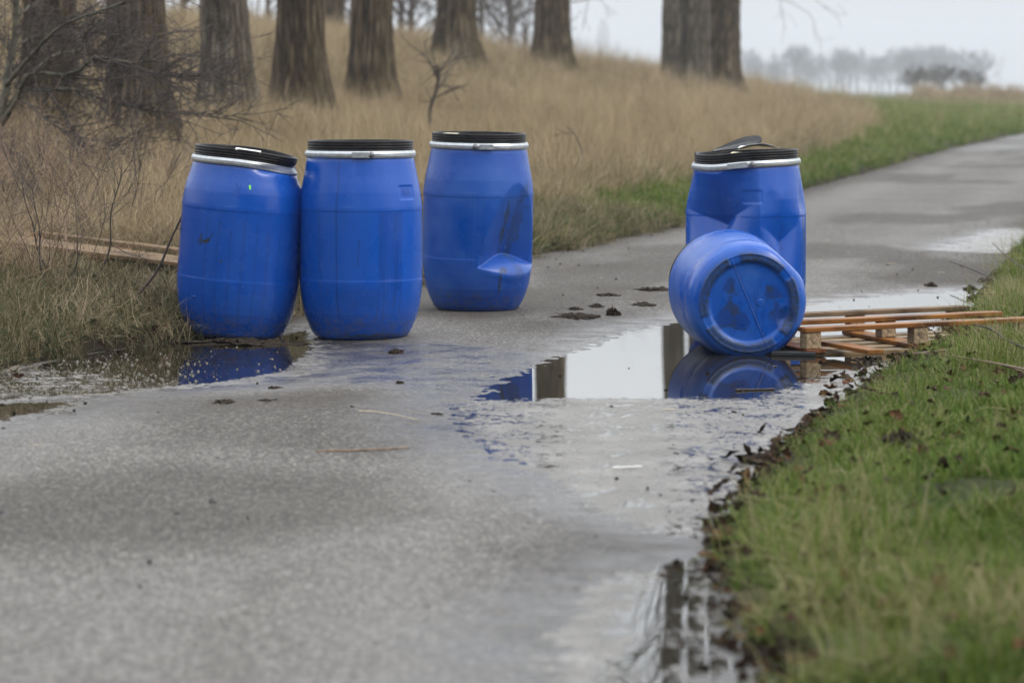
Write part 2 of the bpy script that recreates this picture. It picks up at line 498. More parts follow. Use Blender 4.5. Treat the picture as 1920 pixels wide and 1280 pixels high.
_m = M['leaf']; _r = _m.n("ShaderNodeObjectInfo").outputs['Random']
_m.p(Base_Color=_m.ramp(_m.math('ADD', _m.math('MULTIPLY', _m.attr('c'), 0.5), _m.math('MULTIPLY', _r, 0.5)), [(0.0, (0.010, 0.007, 0.005)), (0.50, (0.026, 0.015, 0.009)), (0.80, (0.075, 0.032, 0.015)), (1.0, (0.16, 0.085, 0.04))]), Roughness=0.75, Specular_IOR_Level=0.12)
M['leaf'] = _m.m
M['stick'] = mat_simple("peeled_stick", (0.17, 0.115, 0.075), 0.7, 0.4, 30)
M['straw_bit'] = mat_simple("pale_straw", (0.48, 0.40, 0.27), 0.6, 0.2, 30)
M['foam'] = NM("foam_bubble"); M['foam'].p(Base_Color=(0.13, 0.12, 0.095), Roughness=0.10, IOR=1.33); M['foam'] = M['foam'].m
M['concrete'] = mat_simple("far_concrete", (0.32, 0.33, 0.35), 0.8, 0.1, 0.2, bumps=0)
M['cutwood'] = mat_simple("split_bare_wood", (0.52, 0.31, 0.15), 0.7, 0.2, 4, stretch=(3, 3, 0.4))

# ------------------------------------------------------------------ lie of the land
AL = math.atan(0.231)
U = np.array([math.sin(AL), math.cos(AL)])          # along the road, away from the camera
N = np.array([-math.cos(AL), math.sin(AL)])         # to the left of the road
L0 = np.array([-1.6, 14.1])                         # a point of the left road edge
ROADW = 3.4

def st(x, y):
    dx, dy = np.asarray(x, float) - L0[0], np.asarray(y, float) - L0[1]
    return dx * U[0] + dy * U[1], dx * N[0] + dy * N[1]
def xy(s, t):
    s = np.asarray(s, float); t = np.asarray(t, float)
    return L0[0] + s * U[0] + t * N[0], L0[1] + s * U[1] + t * N[1]

def _edge(pts, ref):
    q = np.array([st(*W(a, b)[:2]) for a, b in pts])
    q = q[np.argsort(q[:, 0])]
    return q[:, 0], q[:, 1] - ref
EL = _edge([(-420, 770), (-100, 716), (0, 692), (120, 665), (250, 648), (330, 637), (450, 622), (1000, 482), (1100, 462), (1280, 425), (1510, 357), (1640, 320), (1760, 285), (1920, 250)], 0.0)
ER = _edge([(1560, 1700), (1490, 1400), (1450, 1280), (1400, 1180), (1378, 1100), (1366, 1000), (1380, 945), (1422, 890), (1490, 830), (1565, 768), (1630, 718), (1700, 680), (1770, 640), (1815, 600), (1842, 550), (1872, 500), (1925, 440)], -ROADW)
def wobL(s):
    """added to t: positive inside the bank"""
    return -np.interp(s, *EL) + 0.10 * (fbm(s * 0.9, 0 * s, seed=5) - 0.5) + 0.08 * (vnoise(s * 3.1, 0 * s + 4, seed=8) - 0.5)
def wobR(s):
    """added to -t-ROADW: positive inside the verge"""
    return np.interp(s, *ER) + 0.07 * (fbm(s * 1.3, 0 * s, seed=15) - 0.5) + 0.07 * (vnoise(s * 4.1, 0 * s + 4, seed=18) - 0.5)

def H(x, y):
    """height of the ground sheet (it dips under the road)"""
    s, t = st(x, y)
    Y = np.asarray(y, float)
    amp = np.interp(Y, [0, 65, 80, 91, 104, 124, 174, 260, 400], [1, 1, 0.90, 0.79, 0.67, 0.47, 0.18, 0.08, 0.0])
    tl = t + wobL(s)
    prof = np.interp(tl, [-0.5, -0.04, 0.0, 0.1, 0.4, 1, 1.6, 3, 8, 10, 12, 13.5, 16, 30, 60, 200],
                     [-0.09, -0.05, 0.0, 0.07, 0.15, 0.22, 0.27, 0.36, 0.83, 1.32, 1.95, 2.3, 2.4, 2.1, 1.4, 0.0])
    near = np.interp(tl, [0, 1.5, 3], [1.0, 1.0, 0.0])
    a = amp * (1 - near) + near * np.maximum(amp, 0.5)
    zl = np.where(prof > 0, prof * a, prof)
    zl = zl + np.where(tl > 0, smooth(tl / 0.6) * 0.10 * (fbm(np.asarray(x) * 0.9, Y * 0.9, seed=21) - 0.5) * 2, 0)
    r = -t - ROADW + wobR(s)
    pr = np.interp(r, [-0.5, -0.04, 0, 0.06, 0.35, 1, 2.2, 5, 20], [-0.09, -0.05, 0.0, 0.03, 0.055, 0.075, 0.11, 0.14, 0.05])
    zr = pr + np.where(r > 0, smooth(r / 0.5) * 0.05 * (fbm(np.asarray(x) * 1.7, Y * 1.7, seed=31) - 0.5) * 2, 0)
    mid = t > -ROADW / 2
    return np.where(mid, zl, zr)

def hit(px, py, lift=0.0, y0=6.0, y1=220.0):
    """where the sight line through a pixel meets the land"""
    d = ray(px, py)
    Y = np.arange(y0, y1, 0.05)
    X = d[0] / d[1] * Y
    Z = CAM[2] + d[2] / d[1] * Y
    g = H(X, Y) + lift
    k = np.argmax(Z < g)
    if not (Z < g).any(): return None
    return np.array([X[k], Y[k], g[k] - lift])

# ground sheet -------------------------------------------------------
def axis_s():
    b, v, d = [], -16.0, 0.3
    while v > -700: v -= d; d *= 1.10; b.append(v)
    a = b[::-1] + list(np.arange(-16, 16, 0.16)) + list(np.arange(16, 60, 0.5))
    v, d = 60.0, 0.8
    while v < 4200: a.append(v); v += d; d *= 1.05
    return np.array(a)
def axis_t():
    a = list(np.arange(-7, 3, 0.05)) + list(np.arange(3, 20, 0.25))
    v, d = 20.0, 0.5
    while v < 1500: a.append(v); v += d; d *= 1.12
    v, d = -7.0, 0.1
    b = []
    while v > -1800: v -= d; d *= 1.13; b.append(v)
    return np.array(b[::-1] + a)
def grid(S, T):
    s, t = np.meshgrid(S, T, indexing='ij')
    s, t = s.ravel(), t.ravel()
    nr, nc = len(S), len(T)
    i, j = np.meshgrid(np.arange(nr - 1), np.arange(nc - 1), indexing='ij')
    a = i * nc + j
    Q = np.stack([a, a + nc, a + nc + 1, a + 1], -1).reshape(-1, 4)
    return s, t, Q
s_, t_, Q_ = grid(axis_s(), axis_t())
x_, y_ = xy(s_, t_)
z_ = H(x_, y_)
tan_ = smooth((t_ - 0.9 + 0.8 * (fbm(x_ * 0.5, y_ * 0.5, seed=3) - 0.5)) / 1.2) * (1 - smooth((y_ - 150) / 60))
r_ = -t_ - ROADW
mud_ = np.where(t_ > -1.7, 1 - smooth((t_ + wobL(s_) - 0.02) / 0.25), 1 - smooth((r_ + wobR(s_) - 0.02) / 0.14))
tag(mk("ground", np.stack([x_, y_, z_], 1), Q_, M['ground'], attrs={'tan': tan_, 'mud': mud_}), kind='structure')

# puddles: outlines on the road ---------------------------------------
def poly_world(pts):
    return np.array([W(a, b)[:2] for a, b in pts])
PUD = {
 'main': [(905,737),(930,705),(985,681),(1055,662),(1120,640),(1200,615),(1250,603),(1340,589),(1500,570),(1640,553),(1760,545),(1835,538),
          (1850,560),(1830,590),(1770,640),(1700,668),(1650,695),(1600,745),(1530,795),(1450,855),(1395,900),(1365,960),(1345,1000),(1260,992),(1180,968),(1080,925),(1000,876),(930,826),(885,790),(888,758)],
 'near': [(1352,1045),(1240,1052),(1130,1090),(1060,1170),(1035,1290),(1020,1500),(1440,1500),(1400,1290),(1365,1180),(1352,1100)],
 'left': [(-260,745),(-90,712),(0,690),(120,663),(250,643),(345,632),(440,637),(560,612),(600,618),(612,648),(560,690),(440,712),(330,722),(200,735),(80,741),(-90,760),(-260,790)],
 'small': [(-260,800),(-90,758),(60,747),(140,748),(95,768),(0,785),(-90,805),(-260,850)],
 'far': [(1800,466),(1840,446),(1905,430),(1930,436),(1880,470)],
}
PUDW = {k: poly_world(v) for k, v in PUD.items()}
def sdist(px, py, poly):
    """signed distance to a polygon, negative inside"""
    d = np.full(px.shape, 1e9); ins = np.zeros(px.shape, bool)
    n = len(poly)
    for i in range(n):
        a, b = poly[i], poly[(i + 1) % n]
        e = b - a
        wx, wy = px - a[0], py - a[1]
        k = np.clip((wx * e[0] + wy * e[1]) / (e @ e), 0, 1)
        d = np.minimum(d, (wx - e[0] * k) ** 2 + (wy - e[1] * k) ** 2)
        c = ((a[1] <= py) & (b[1] > py)) | ((a[1] > py) & (b[1] <= py))
        xi = a[0] + (py - a[1]) / (e[1] if abs(e[1]) > 1e-9 else 1e-9) * e[0]
        ins ^= c & (px < xi)
    d = np.sqrt(d)
    return np.where(ins, -d, d)
ZW = -0.010
def sd_all(x, y):
    return np.minimum.reduce([sdist(x, y, p) for p in PUDW.values()])
def road_z(x, y):
    sd = sd_all(x, y)
    sd = sd + 0.22 * (fbm(x * 2.2, y * 1.1, seed=41) - 0.5) + 0.07 * (fbm(x * 11, y * 5, seed=44) - 0.5)
    z = ZW + np.where(sd > 0, 0.012 * smooth(sd / 0.8) , -0.022 * smooth(-sd / 0.7)) + 0.004 * np.clip(sd, -1, 1)
    z = z + 0.0022 * (fbm(x * 26, y * 18, seed=47) - 0.5)
    return z, sd

# road sheet ----------------------------------------------------------
Sa = list(np.arange(-300, -13, 4.0)) + list(np.arange(-12.5, 12, 0.026)); v, d = 12.0, 0.03
while v < 240: Sa.append(v); v += d; d *= 1.03
Sa = np.array(Sa); Ta = np.arange(-4.25, 0.70, 0.021)
s_, t_, Q_ = grid(Sa, Ta)
x_, y_ = xy(s_, t_)
z_, sd_ = road_z(x_, y_)
wet_ = np.maximum(1 - smooth((sd_ - 0.02) / 0.55), 0)
film_ = sdist(x_, y_, poly_world([(575,655),(640,640),(760,640),(880,650),(985,660),(930,700),(905,740),(880,760),(760,722),(640,715),(560,705)]))
wet_ = np.maximum(wet_, 0.95 * (1 - smooth((film_ + 0.05) / 0.35)))
film2 = sdist(x_, y_, poly_world([(870,800),(960,850),(1080,930),(1230,1000),(1340,1010),(1350,1060),(1200,1060),(1060,960),(900,880),(840,830)]))
wet_ = np.maximum(wet_, 0.6 * (1 - smooth((film2 + 0.05) / 0.4)))
wet_ = np.maximum(wet_, 0.5 * smooth((vnoise(s_ * 0.12, t_ * 0.5, seed=61) - 0.62) / 0.2) * (y_ > 17))
mud_ = np.maximum(1 - smooth((-(t_ + wobL(s_)) - 0.02) / 0.45), 1 - smooth((t_ + ROADW - wobR(s_)) / 0.45))
for (a, b, rr) in ((1090,590,0.5),(1200,556,0.7),(1150,545,0.5),(560,750,0.35),(430,752,0.35),(300,750,0.5),(740,662,0.3),(1700,520,0.8),(1780,500,0.9),(450,640,0.4),(1090,500,0.9),(640,640,0.5),(900,592,0.5),(1000,610,0.5),(860,560,0.5),(620,745,0.3),(980,560,0.7),(1330,560,0.7)):
    c = W(a, b); dd = np.hypot((x_ - c[0]) * 1.0, (y_ - c[1]) * 0.55)
    mud_ = np.maximum(mud_, 0.75 * (1 - smooth(dd / rr)))
wv = 0.35 * (fbm(x_ * 1.3, y_ * 0.7, seed=63) - 0.5)
def zone(pts, soft):
    return 1 - smooth((sdist(x_, y_, poly_world(pts)) + wv + soft * 0.3) / soft)
tc = t_ + 0.15 * (fbm(s_ * 0.5, 0 * s_, seed=65) - 0.5)
pale_ = 0.8 * np.maximum(np.exp(-((tc + 0.95) / 0.26) ** 2), np.exp(-((tc + 2.45) / 0.24) ** 2)) * (0.35 + 0.9 * fbm(s_ * 0.6, t_ * 1.5, seed=66))
pale_ = np.maximum(pale_, 0.8 * zone([(500, 1290), (760, 1290), (960, 870), (880, 850), (700, 1000)], 0.35))
pale_ = np.maximum(pale_, 0.55 * zone([(-60, 1290), (330, 1290), (260, 1130), (-60, 1080)], 0.4))
pale_ = np.maximum(pale_, 0.7 * zone([(820, 850), (900, 800), (1010, 880), (950, 910)], 0.3))
damp_ = np.maximum.reduce([0.9 * zone([(1010, 1180), (1180, 1060), (1350, 1060), (1350, 990), (1200, 975), (1080, 960), (960, 1040)], 0.3),
    0.75 * zone([(-80, 930), (300, 880), (640, 900), (760, 960), (420, 1010), (-80, 1040)], 0.5),
    0.6 * zone([(300, 760), (700, 730), (860, 790), (700, 850), (350, 830)], 0.4),
    0.8 * smooth((fbm(s_ * 0.35, t_ * 0.9, seed=67) - 0.55) / 0.12) * (y_ > 15)])
crk = np.minimum(np.abs(t_ + 1.7 + 0.30 * (fbm(s_ * 0.8, 0 * s_, seed=68) - 0.5)), 1)
tag(mk("road", np.stack([x_, y_, z_], 1), Q_, M['asphalt'], attrs={'wet': wet_, 'mud': mud_, 'pale': pale_ * (1 - damp_), 'damp': damp_}), kind='structure')

# water of each puddle -------------------------------------------------
def puddle(name, key, pad=0.35, step=0.03, scumfn=None):
    poly = PUDW[key]
    S, T = st(poly[:, 0], poly[:, 1])
    Sx = np.arange(S.min() - pad, S.max() + pad, step)
    Tx = np.arange(max(T.min() - pad, -4.2), min(T.max() + pad, 0.65), step)
    s, t, Q = grid(Sx, Tx)
    x, y = xy(s, t)
    sd = sdist(x, y, poly)
    oth = np.minimum.reduce([sdist(x, y, p) for k, p in PUDW.items() if k != key])
    keep = ((sd < 0.45) & (sd < oth))[Q].all(1)
    Q = Q[keep]
    use = np.unique(Q); mp = -np.ones(len(x), int); mp[use] = np.arange(len(use))
    x, y, sd = x[use], y[use], sd[use]
    sc = scumfn(x, y, sd) if scumfn else 0 * x
    return tag(mk(name, np.stack([x, y, 0 * x + ZW], 1), mp[Q], M['water'], attrs={'scum': sc}), kind='structure')
SC1 = poly_world([(860,747),(1000,744),(1250,742),(1420,742),(1500,722),(1560,700),(1660,672),(1720,690),(1620,780),(1480,860),(1400,930),(1360,1020),(1200,1000),(1000,900),(860,800)])
SC2 = poly_world([(890,790),(1000,850),(1150,862),(1330,850),(1420,880),(1360,1020),(1200,1000),(1000,900)])
def scum_main(x, y, sd):
    d1 = sdist(x, y, SC1); d2 = sdist(x, y, SC2)
    v = 0.10 + 0.66 * (1 - smooth((d1 + 0.10) / 0.35)) - 0.02 * (1 - smooth((d2 + 0.1) / 0.5))
    return np.maximum(v, 0.55 * smooth((sd + 0.10) / 0.12))
def scum_left(x, y, sd):
    d1 = sdist(x, y, poly_world([(-260,700),(60,680),(190,690),(330,712),(300,735),(0,745),(-260,780)]))
    return np.maximum(0.24 + 0.36 * (1 - smooth((d1 + 0.2) / 0.5)), 0.95 * smooth((sd + 0.16) / 0.16))
def scum_near(x, y, sd):
    return 0.30 + 0.30 * smooth((sd + 0.25) / 0.25) + 0.25 * smooth((0.42 - x) / 0.3)
puddle("puddle", 'main', scumfn=scum_main)
puddle("puddle", 'near', step=0.025, scumfn=scum_near)
puddle("puddle", 'left', scumfn=scum_left)
puddle("puddle", 'small', scumfn=lambda x, y, sd: 0.35 + 0.3 * smooth((sd + 0.1) / 0.1))
puddle("puddle", 'far', step=0.06, scumfn=lambda x, y, sd: 0.85 + 0 * x)

# ------------------------------------------------------------------ trees
def trunk_mesh(h, r0, seed, top=0.38, flare=0.75, n=150, lean=(0, 0), rows=None):
    z = np.concatenate([np.linspace(-0.4, 4.5, 75), np.linspace(4.8, h, 26)])
    an = np.linspace(0, 2 * math.pi, n, endpoint=False)
    Z, A = np.meshgrid(z, an, indexing='ij')
    rad = r0 * (1 - (1 - top) * np.clip(Z / h, 0, 1)) * (1 + flare * np.exp(-np.clip(Z, -0.3, None) / 0.45) * (1 + 0.35 * np.cos(A * 5 + seed)))
    rad = rad * (1 + 0.05 * np.sin(2 * A + seed * 1.7))
    wob = 0.6 * np.sin(Z * 1.1 + seed) + 0.35 * np.sin(Z * 2.7 + seed * 2)
    rg = fbm(np.cos(A) * 8.5 + wob * 0.25 + seed, np.sin(A) * 8.5 + wob * 0.2, Z * 2.2, seed=int(seed * 10) % 97, oct=3)
    rg = 1 - np.abs(rg - 0.5) * 4.2
    rg = np.clip(rg, 0, 1)
    rad = rad - rg * 0.040 * r0 / 0.35
    X = rad * np.cos(A) + lean[0] * np.clip(Z, 0, None) + 0.06 * np.sin(Z * 0.45 + seed)
    Y = rad * np.sin(A) + lean[1] * np.clip(Z, 0, None) + 0.06 * np.cos(Z * 0.4 + seed)
    V = np.stack([X, Y, Z], -1).reshape(-1, 3)
    k = len(z)
    i, j = np.meshgrid(np.arange(k - 1), np.arange(n), indexing='ij')
    j2 = (j + 1) % n
    Q = np.stack([i * n + j, i * n + j2, (i + 1) * n + j2, (i + 1) * n + j], -1).reshape(-1, 4)
    return V, Q, (1 - rg).ravel()

def branch(mb, p, d, length, r, depth, rs, n=5, up=0.15, kids=4, wig=0.25, ratio=0.6, minr=0.003):
    k = 5
    pts = [p]; dd = d / np.linalg.norm(d)
    for i in range(k):
        dd = dd + rs.normal(0, wig, 3) * 0.5 + np.array([0, 0, up * 0.3])
        dd /= np.linalg.norm(dd)
        pts.append(pts[-1] + dd * length / k)
    pts = np.array(pts)
    mb.tube(pts, np.linspace(r, max(r * 0.35, minr), k + 1), n, cap=False)
    if depth > 0:
        for q in range(kids):
            f = 0.25 + 0.75 * (q + rs.random()) / kids
            i = min(int(f * k), k - 1)
            p0 = pts[i] + (pts[i + 1] - pts[i]) * (f * k - i)
            nd = (pts[i + 1] - pts[i]) / np.linalg.norm(pts[i + 1] - pts[i]) + rs.normal(0, 0.75, 3)
            branch(mb, p0, nd, length * ratio * (1.15 - 0.5 * f), max(r * 0.45 * (1.2 - 0.5 * f), minr), depth - 1, rs, max(3, n - 1), up, kids, wig, ratio, minr)

def poplar(px, py, wpx, label, seed, mat='bark', h=21, Y=None, low=(), lift=0.22, stems=None, group='poplars along the bank'):
    b = hit(px, py, lift) if Y is None else None
    if b is None:
        Yv = Y or 90
        b = P(px, py, Yv); b[2] = H(b[0], b[1])
    r0 = wpx * b[1] / F / 2
    e = empty("poplar_tree", b)
    tag(e, label, 'tree', group)
    rs = np.random.default_rng(int(seed * 13))
    cr = MB()
    todo = stems or [(0.0, 0.0, 1.0, mat, (rs.normal(0, 0.012), rs.normal(0, 0.01)))]
    for k, (dx, dy, sc, mt, ln) in enumerate(todo):
        V, Q, rg = trunk_mesh(h, r0 * sc, seed + k * 1.3, lean=ln)
        V = V + np.array([dx * b[1] / F, dy, 0])
        mk("trunk", V, Q, M[mt], e, True, {'ridge': rg})
        for q in range(11):
            z = 6.5 + (h - 7) * (q + rs.random()) / 11
            a = rs.random() * 6.283
            d = np.array([math.cos(a), math.sin(a), 0.8 + 0.6 * rs.random()])
            p0 = np.array([dx * b[1] / F + ln[0] * z, dy + ln[1] * z, z])
            branch(cr, p0, d, (h - z) * 0.25 + 1.8, r0 * sc * 0.22, 2, rs, 5, 0.35, 4, 0.25, 0.55, 0.006)
    for (z, a, ln, el) in low:
        d = np.array([math.cos(a), math.sin(a), el])
        branch(cr, np.array([math.cos(a) * r0 * 0.7, math.sin(a) * r0 * 0.7, z]), d, ln, 0.022, 2, rs, 5, -0.10, 4, 0.35, 0.55, 0.005)
    cr.build("crown", M['twig'], e, True)
    return e, b, r0

TREES = [
 (80, 228, 96, "thick poplar trunk behind the thorn bush at the left border", 1.0, 'bark'),
 (258, 243, 116, "broadest dark poplar trunk right of the thorn bush, nearest of the row", 2.3, 'bark'),
 (432, 210, 98, "grey poplar trunk standing above the tilted leftmost barrel", 3.1, 'bark_grey'),
 (572, 202, 92, "brown poplar trunk above the lidded barrel, left of a close pair", 4.7, 'bark'),
 (696, 192, 88, "brown poplar trunk of a close pair, right one with flared foot", 5.9, 'bark'),
 (850, 108, 78, "poplar trunk on the bank crest above the open dented barrel", 7.2, 'bark'),
 (1033, 128, 68, "dark slim poplar trunk on the crest left of the triple trunk", 8.4, 'bark'),
]
LOWS = {5: [(3.0, -2.4, 2.2, 0.1)], 6: [(1.9, -0.3, 1.7, 0.05), (3.0, 0.2, 2.4, 0.2), (2.6, 3.4, 1.5, 0.1)]}
for i, (a, b, w_, lab, sd, mt) in enumerate(TREES):
    poplar(a, b, w_, lab, sd, mt, low=LOWS.get(i, ()))
poplar(1316, 170, 62, "poplar with three grown-together trunks right of the grassy slope", 9.6, 'bark', h=24, low=[(3.0, -0.2, 3.0, 0.05), (3.4, 0.4, 3.4, 0.1)],
       stems=[(-48, 0.12, 0.86, 'bark_grey', (0.0, 0)), (-4, -0.1, 0.90, 'bark_grey', (0.0015, 0)), (40, 0.05, 1.0, 'bark', (-0.001, 0))])
poplar(164, 66, 46, "dim trunk farther back between the two leftmost poplars", 11.0, 'bark', Y=70)
poplar(622, 52, 36, "dim trunk farther back in the gap of the close pair", 12.2, 'bark', Y=78)

# split pale wood standing behind the leftmost trunk
pb = P(126, 66, 62); pb[2] = H(pb[0], pb[1])
mb = MB(); mb.tube([(0, 0, -0.2), (0.02, 0, 1.0), (-0.01, 0, 3.2), (0.03, 0.02, 4.4)], [0.12, 0.10, 0.09, 0.05], 9)
o = mb.build("split_trunk", M['cutwood'], None, True); o.location = pb
tag(o, "pale orange stripped stump standing between the two leftmost trunks", 'stump')

# bare trees and thickets behind the crest -----------------------------
def bare_tree_mesh(seed, h, spread, kids, depth, minr, mbc=None):
    rs = np.random.default_rng(seed)
    tr, cr = MB(), MB()
    tr.tube([(0, 0, -0.3), (0.03 * h * rs.normal() * .3, 0, h * 0.25), (0.02 * h * rs.normal() * .3, 0, h * 0.6)], [h * 0.02, h * 0.016, h * 0.008], 7, cap=False)
    for q in range(kids * 3):
        z = h * (0.12 + 0.45 * (q + rs.random()) / (kids * 3))
        a = rs.random() * 6.283
        d = np.array([math.cos(a) * spread, math.sin(a) * spread, 0.9])
        branch(cr, np.array([0, 0, z]), d, (h - z) * 0.62, h * 0.007, depth, rs, 4, 0.25, 5, 0.28, 0.6, minr)
    return tr, cr
def place_bare(name, protos, k, loc, sc, rz, label, group, cat='tree'):
    tr, cr = protos[k]
    e = empty(name, loc, (0, 0, rz)); e.scale = (sc, sc, sc)
    tag(e, label, cat, group)
    for src in (tr, cr):
        c = src.copy(); COL.objects.link(c); c.parent = e
    return e
PROTO_MID = []
for k in range(3):
    tr, cr = bare_tree_mesh(100 + k, 6.0, 1.1, 4, 2, 0.012)
    PROTO_MID.append((tr.build("trunk", M['twig'], None, True, link=False), cr.build("crown", M['twig'], None, True, link=False)))
MID = [(775, 86, 100, 1.2, "bare grey thicket tree left of the crest trunk"), (752, 80, 118, 1.2, "bare grey thicket tree beside the flared poplar"),
       (905, 100, 104, 1.0, "bare bush just right of the crest trunk"), (955, 106, 122, 1.3, "bare spreading bush between the two crest trunks"), (985, 112, 135, 1.1, "bare bush close left of the dark slim trunk"),
       (500, 58, 84, 0.8, "dark bare shrub between grey and brown trunks"), (345, 52, 84, 0.9, "dark bare shrub right of the broadest trunk"), (640, 60, 96, 1.0, "dark bare shrub deep behind the close pair"), (25, 40, 70, 0.9, "dark bare shrub far behind the thorn bush")]
for i, (a, b, Yv, sc, lab) in enumerate(MID):
    p = P(a, b, Yv); p[2] = H(p[0], p[1])
    place_bare("bare_shrub", PROTO_MID, i % 3, p, sc, i * 1.3, lab, 'bare thicket behind the crest', 'shrub')

PROTO_FAR = []
for k in range(4):
    tr, cr = bare_tree_mesh(200 + k, 10.0, 0.60 + 0.14 * k, 4, 2, 0.030)
    PROTO_FAR.append((tr.build("trunk", M['fartree'], None, True, link=False), cr.build("crown", M['fartree'], None, True, link=False)))
rs = np.random.default_rng(5)
FAR = [(1398, 96), (1420, 108), (1445, 112), (1472, 92), (1490, 88), (1512, 94), (1538, 112), (1556, 98), (1580, 93), (1606, 96), (1632, 104), (1655, 99), (1682, 92), (1700, 98), (1722, 86),
       (1748, 84), (1762, 90), (1790, 97), (1815, 93), (1838, 95), (1408, 118), (1458, 120), (1500, 112), (1525, 105), (1568, 108), (1594, 104), (1644, 110), (1668, 106), (1712, 100), (1735, 98)]
for i, (a, top) in enumerate(FAR):
    Yv = 1050 + 260 * rs.random()
    p = P(a, 190, Yv); p[2] = -0.1
    hgt = 1.3 + 1.22 * (172 - top) / F * Yv
    place_bare("far_tree", PROTO_FAR, i % 4, p, hgt / 10.0, rs.random() * 6, "hazy bare tree of the row on the horizon at right", 'hazy row of trees on the horizon')
for i, (a, top) in enumerate([(1150, 100), (1172, 96), (1196, 102), (1222, 104), (1242, 108)]):
    Yv = 1800 + 120 * rs.random()
    p = P(a, 180, Yv); p[2] = -0.1
    place_bare("far_tree", PROTO_FAR, i % 4, p, (1.3 + (172 - top) / F * Yv) / 10, rs.random() * 6, "hazy low tree beyond the crest left of the triple trunk", 'hazy trees beneath the far tower')
PROTO_BUSH = []
for k in range(2):
    tr, cr = bare_tree_mesh(300 + k, 5.0, 1.2, 6, 2, 0.03)
    PROTO_BUSH.append((tr.build("trunk", M['farbush'], None, True, link=False), cr.build("crown", M['farbush'], None, True, link=False)))
for i, (a, top, lab) in enumerate([(1716, 112, "brown far bush, left one of the three above the road bend"), (1768, 106, "brown far bush, tallest middle one above the road bend"), (1818, 116, "brown far bush, right one above the reed mound")]):
    p = P(a, 180, 330 + 12 * i); p[2] = 0
    place_bare("far_bush", PROTO_BUSH, i % 2, p, (1.25 + (172 - top) / F * p[1]) / 5.0, i * 2.0, lab, 'brown bushes above the road bend', 'bush')

# towers of the far town
def tower(px, top, base_w, Yv, label, cap):
    p = P(px, 172, Yv); p[2] = -0.5
    w = base_w * Yv / F / 2; h = 1.7 + (172 - top) / F * Yv
    e = empty("far_tower", p)
    tag(e, label, 'tower')
    mb = MB(); mb.box((0, 0, h * 0.45), (w, w, h * 0.45), 0.1); mb.build("shaft", M['concrete'], e)
    mb = MB(); mb.box((0, 0, h * 0.95), (w * cap, w * cap, h * 0.05), 0.1); mb.build("head", M['concrete'], e)
tower(1131, 38, 20, 1900, "tall hazy grey tower far behind the crest", 0.62)
tower(1088, 78, 18, 1960, "short hazy grey tower block left of the tall one", 0.9)
tower(1158, 82, 11, 2000, "thin hazy grey stack right of the tall tower", 0.8)

# reed mound far right (a low bank with dry reed)
mb = MB()
pa = P(1840, 180, 185)
gx = np.linspace(-7, 8.5, 60); gy = np.linspace(-3, 3, 18)
X, Yg = np.meshgrid(gx, gy, indexing='ij')
Z = (1 - smooth(np.abs(Yg) / 3.0)) * smooth((X + 7) / 3.5) * (1 - 0.15 * smooth((X + 1) / 5)) * (1.35 + 0.35 * fbm(X * 0.9, Yg * 0.9, seed=71)) - 0.2
i, j = np.meshgrid(np.arange(59), np.arange(17), indexing='ij')
a_ = i * 18 + j
o = mk("far_bank", np.stack([X.ravel(), Yg.ravel(), Z.ravel()], 1), np.stack([a_, a_ + 18, a_ + 19, a_ + 1], -1).reshape(-1, 4), M['ground'], attrs={'tan': np.ones(X.size), 'mud': 0 * X.ravel()})
o.location = (pa[0], pa[1], 0); tag(o, kind='structure')
FARBANK = (pa[0], pa[1], X.ravel(), Yg.ravel(), Z.ravel())

# ------------------------------------------------------------------ grass
def tuft(name, mat, nb, rad, l0, l1, width, lean, droop, cfn, seed, seg=3, kink=0.0):
    rs = np.random.default_rng(seed)
    V, Q, T, C = [], [], [], []
    n = 0
    for b in range(nb):
        a = rs.random() * 6.283; rr = rad * math.sqrt(rs.random())
        p = np.array([math.cos(a) * rr, math.sin(a) * rr, -0.01])
        az = a + rs.normal(0, 1.0)
        dirh = np.array([math.cos(az), math.sin(az), 0])
        ln = l0 + (l1 - l0) * rs.random() ** 1.3
        el = math.pi / 2 - abs(rs.normal(0, lean))
        side = np.array([-math.sin(az), math.cos(az), 0])
        tw = rs.normal(0, 0.8)
        side = side * math.cos(tw) + np.array([0, 0, 1]) * math.sin(tw) * 0.6
        w = width * (0.6 + 0.7 * rs.random())
        dr = droop * (0.5 + rs.random())
        c = cfn(rs)
        for k in range(seg + 1):
            f = k / seg
            if k < seg:
                ww = w * (1 - 0.55 * f) / 2
                V += [p - side * ww, p + side * ww]; C += [c, c]
            else:
                V.append(p.copy()); C.append(c)
            p = p + (dirh * math.cos(el) + np.array([0, 0, 1]) * math.sin(el)) * ln / seg
            el -= dr / seg + (rs.normal(0, kink) if kink else 0)
        for k in range(seg - 1):
            Q.append((n + 2 * k, n + 2 * k + 1, n + 2 * k + 3, n + 2 * k + 2))
        T.append((n + 2 * seg - 2, n + 2 * seg - 1, n + 2 * seg))
        n += 2 * seg + 1
    return mk(name, np.array(V), [np.array(Q), np.array(T)], mat, None, True, {'c': np.array(C)}, link=False)

def collection(name, objs):
    c = bpy.data.collections.new(name)
    for o in objs: c.objects.link(o)
    return c

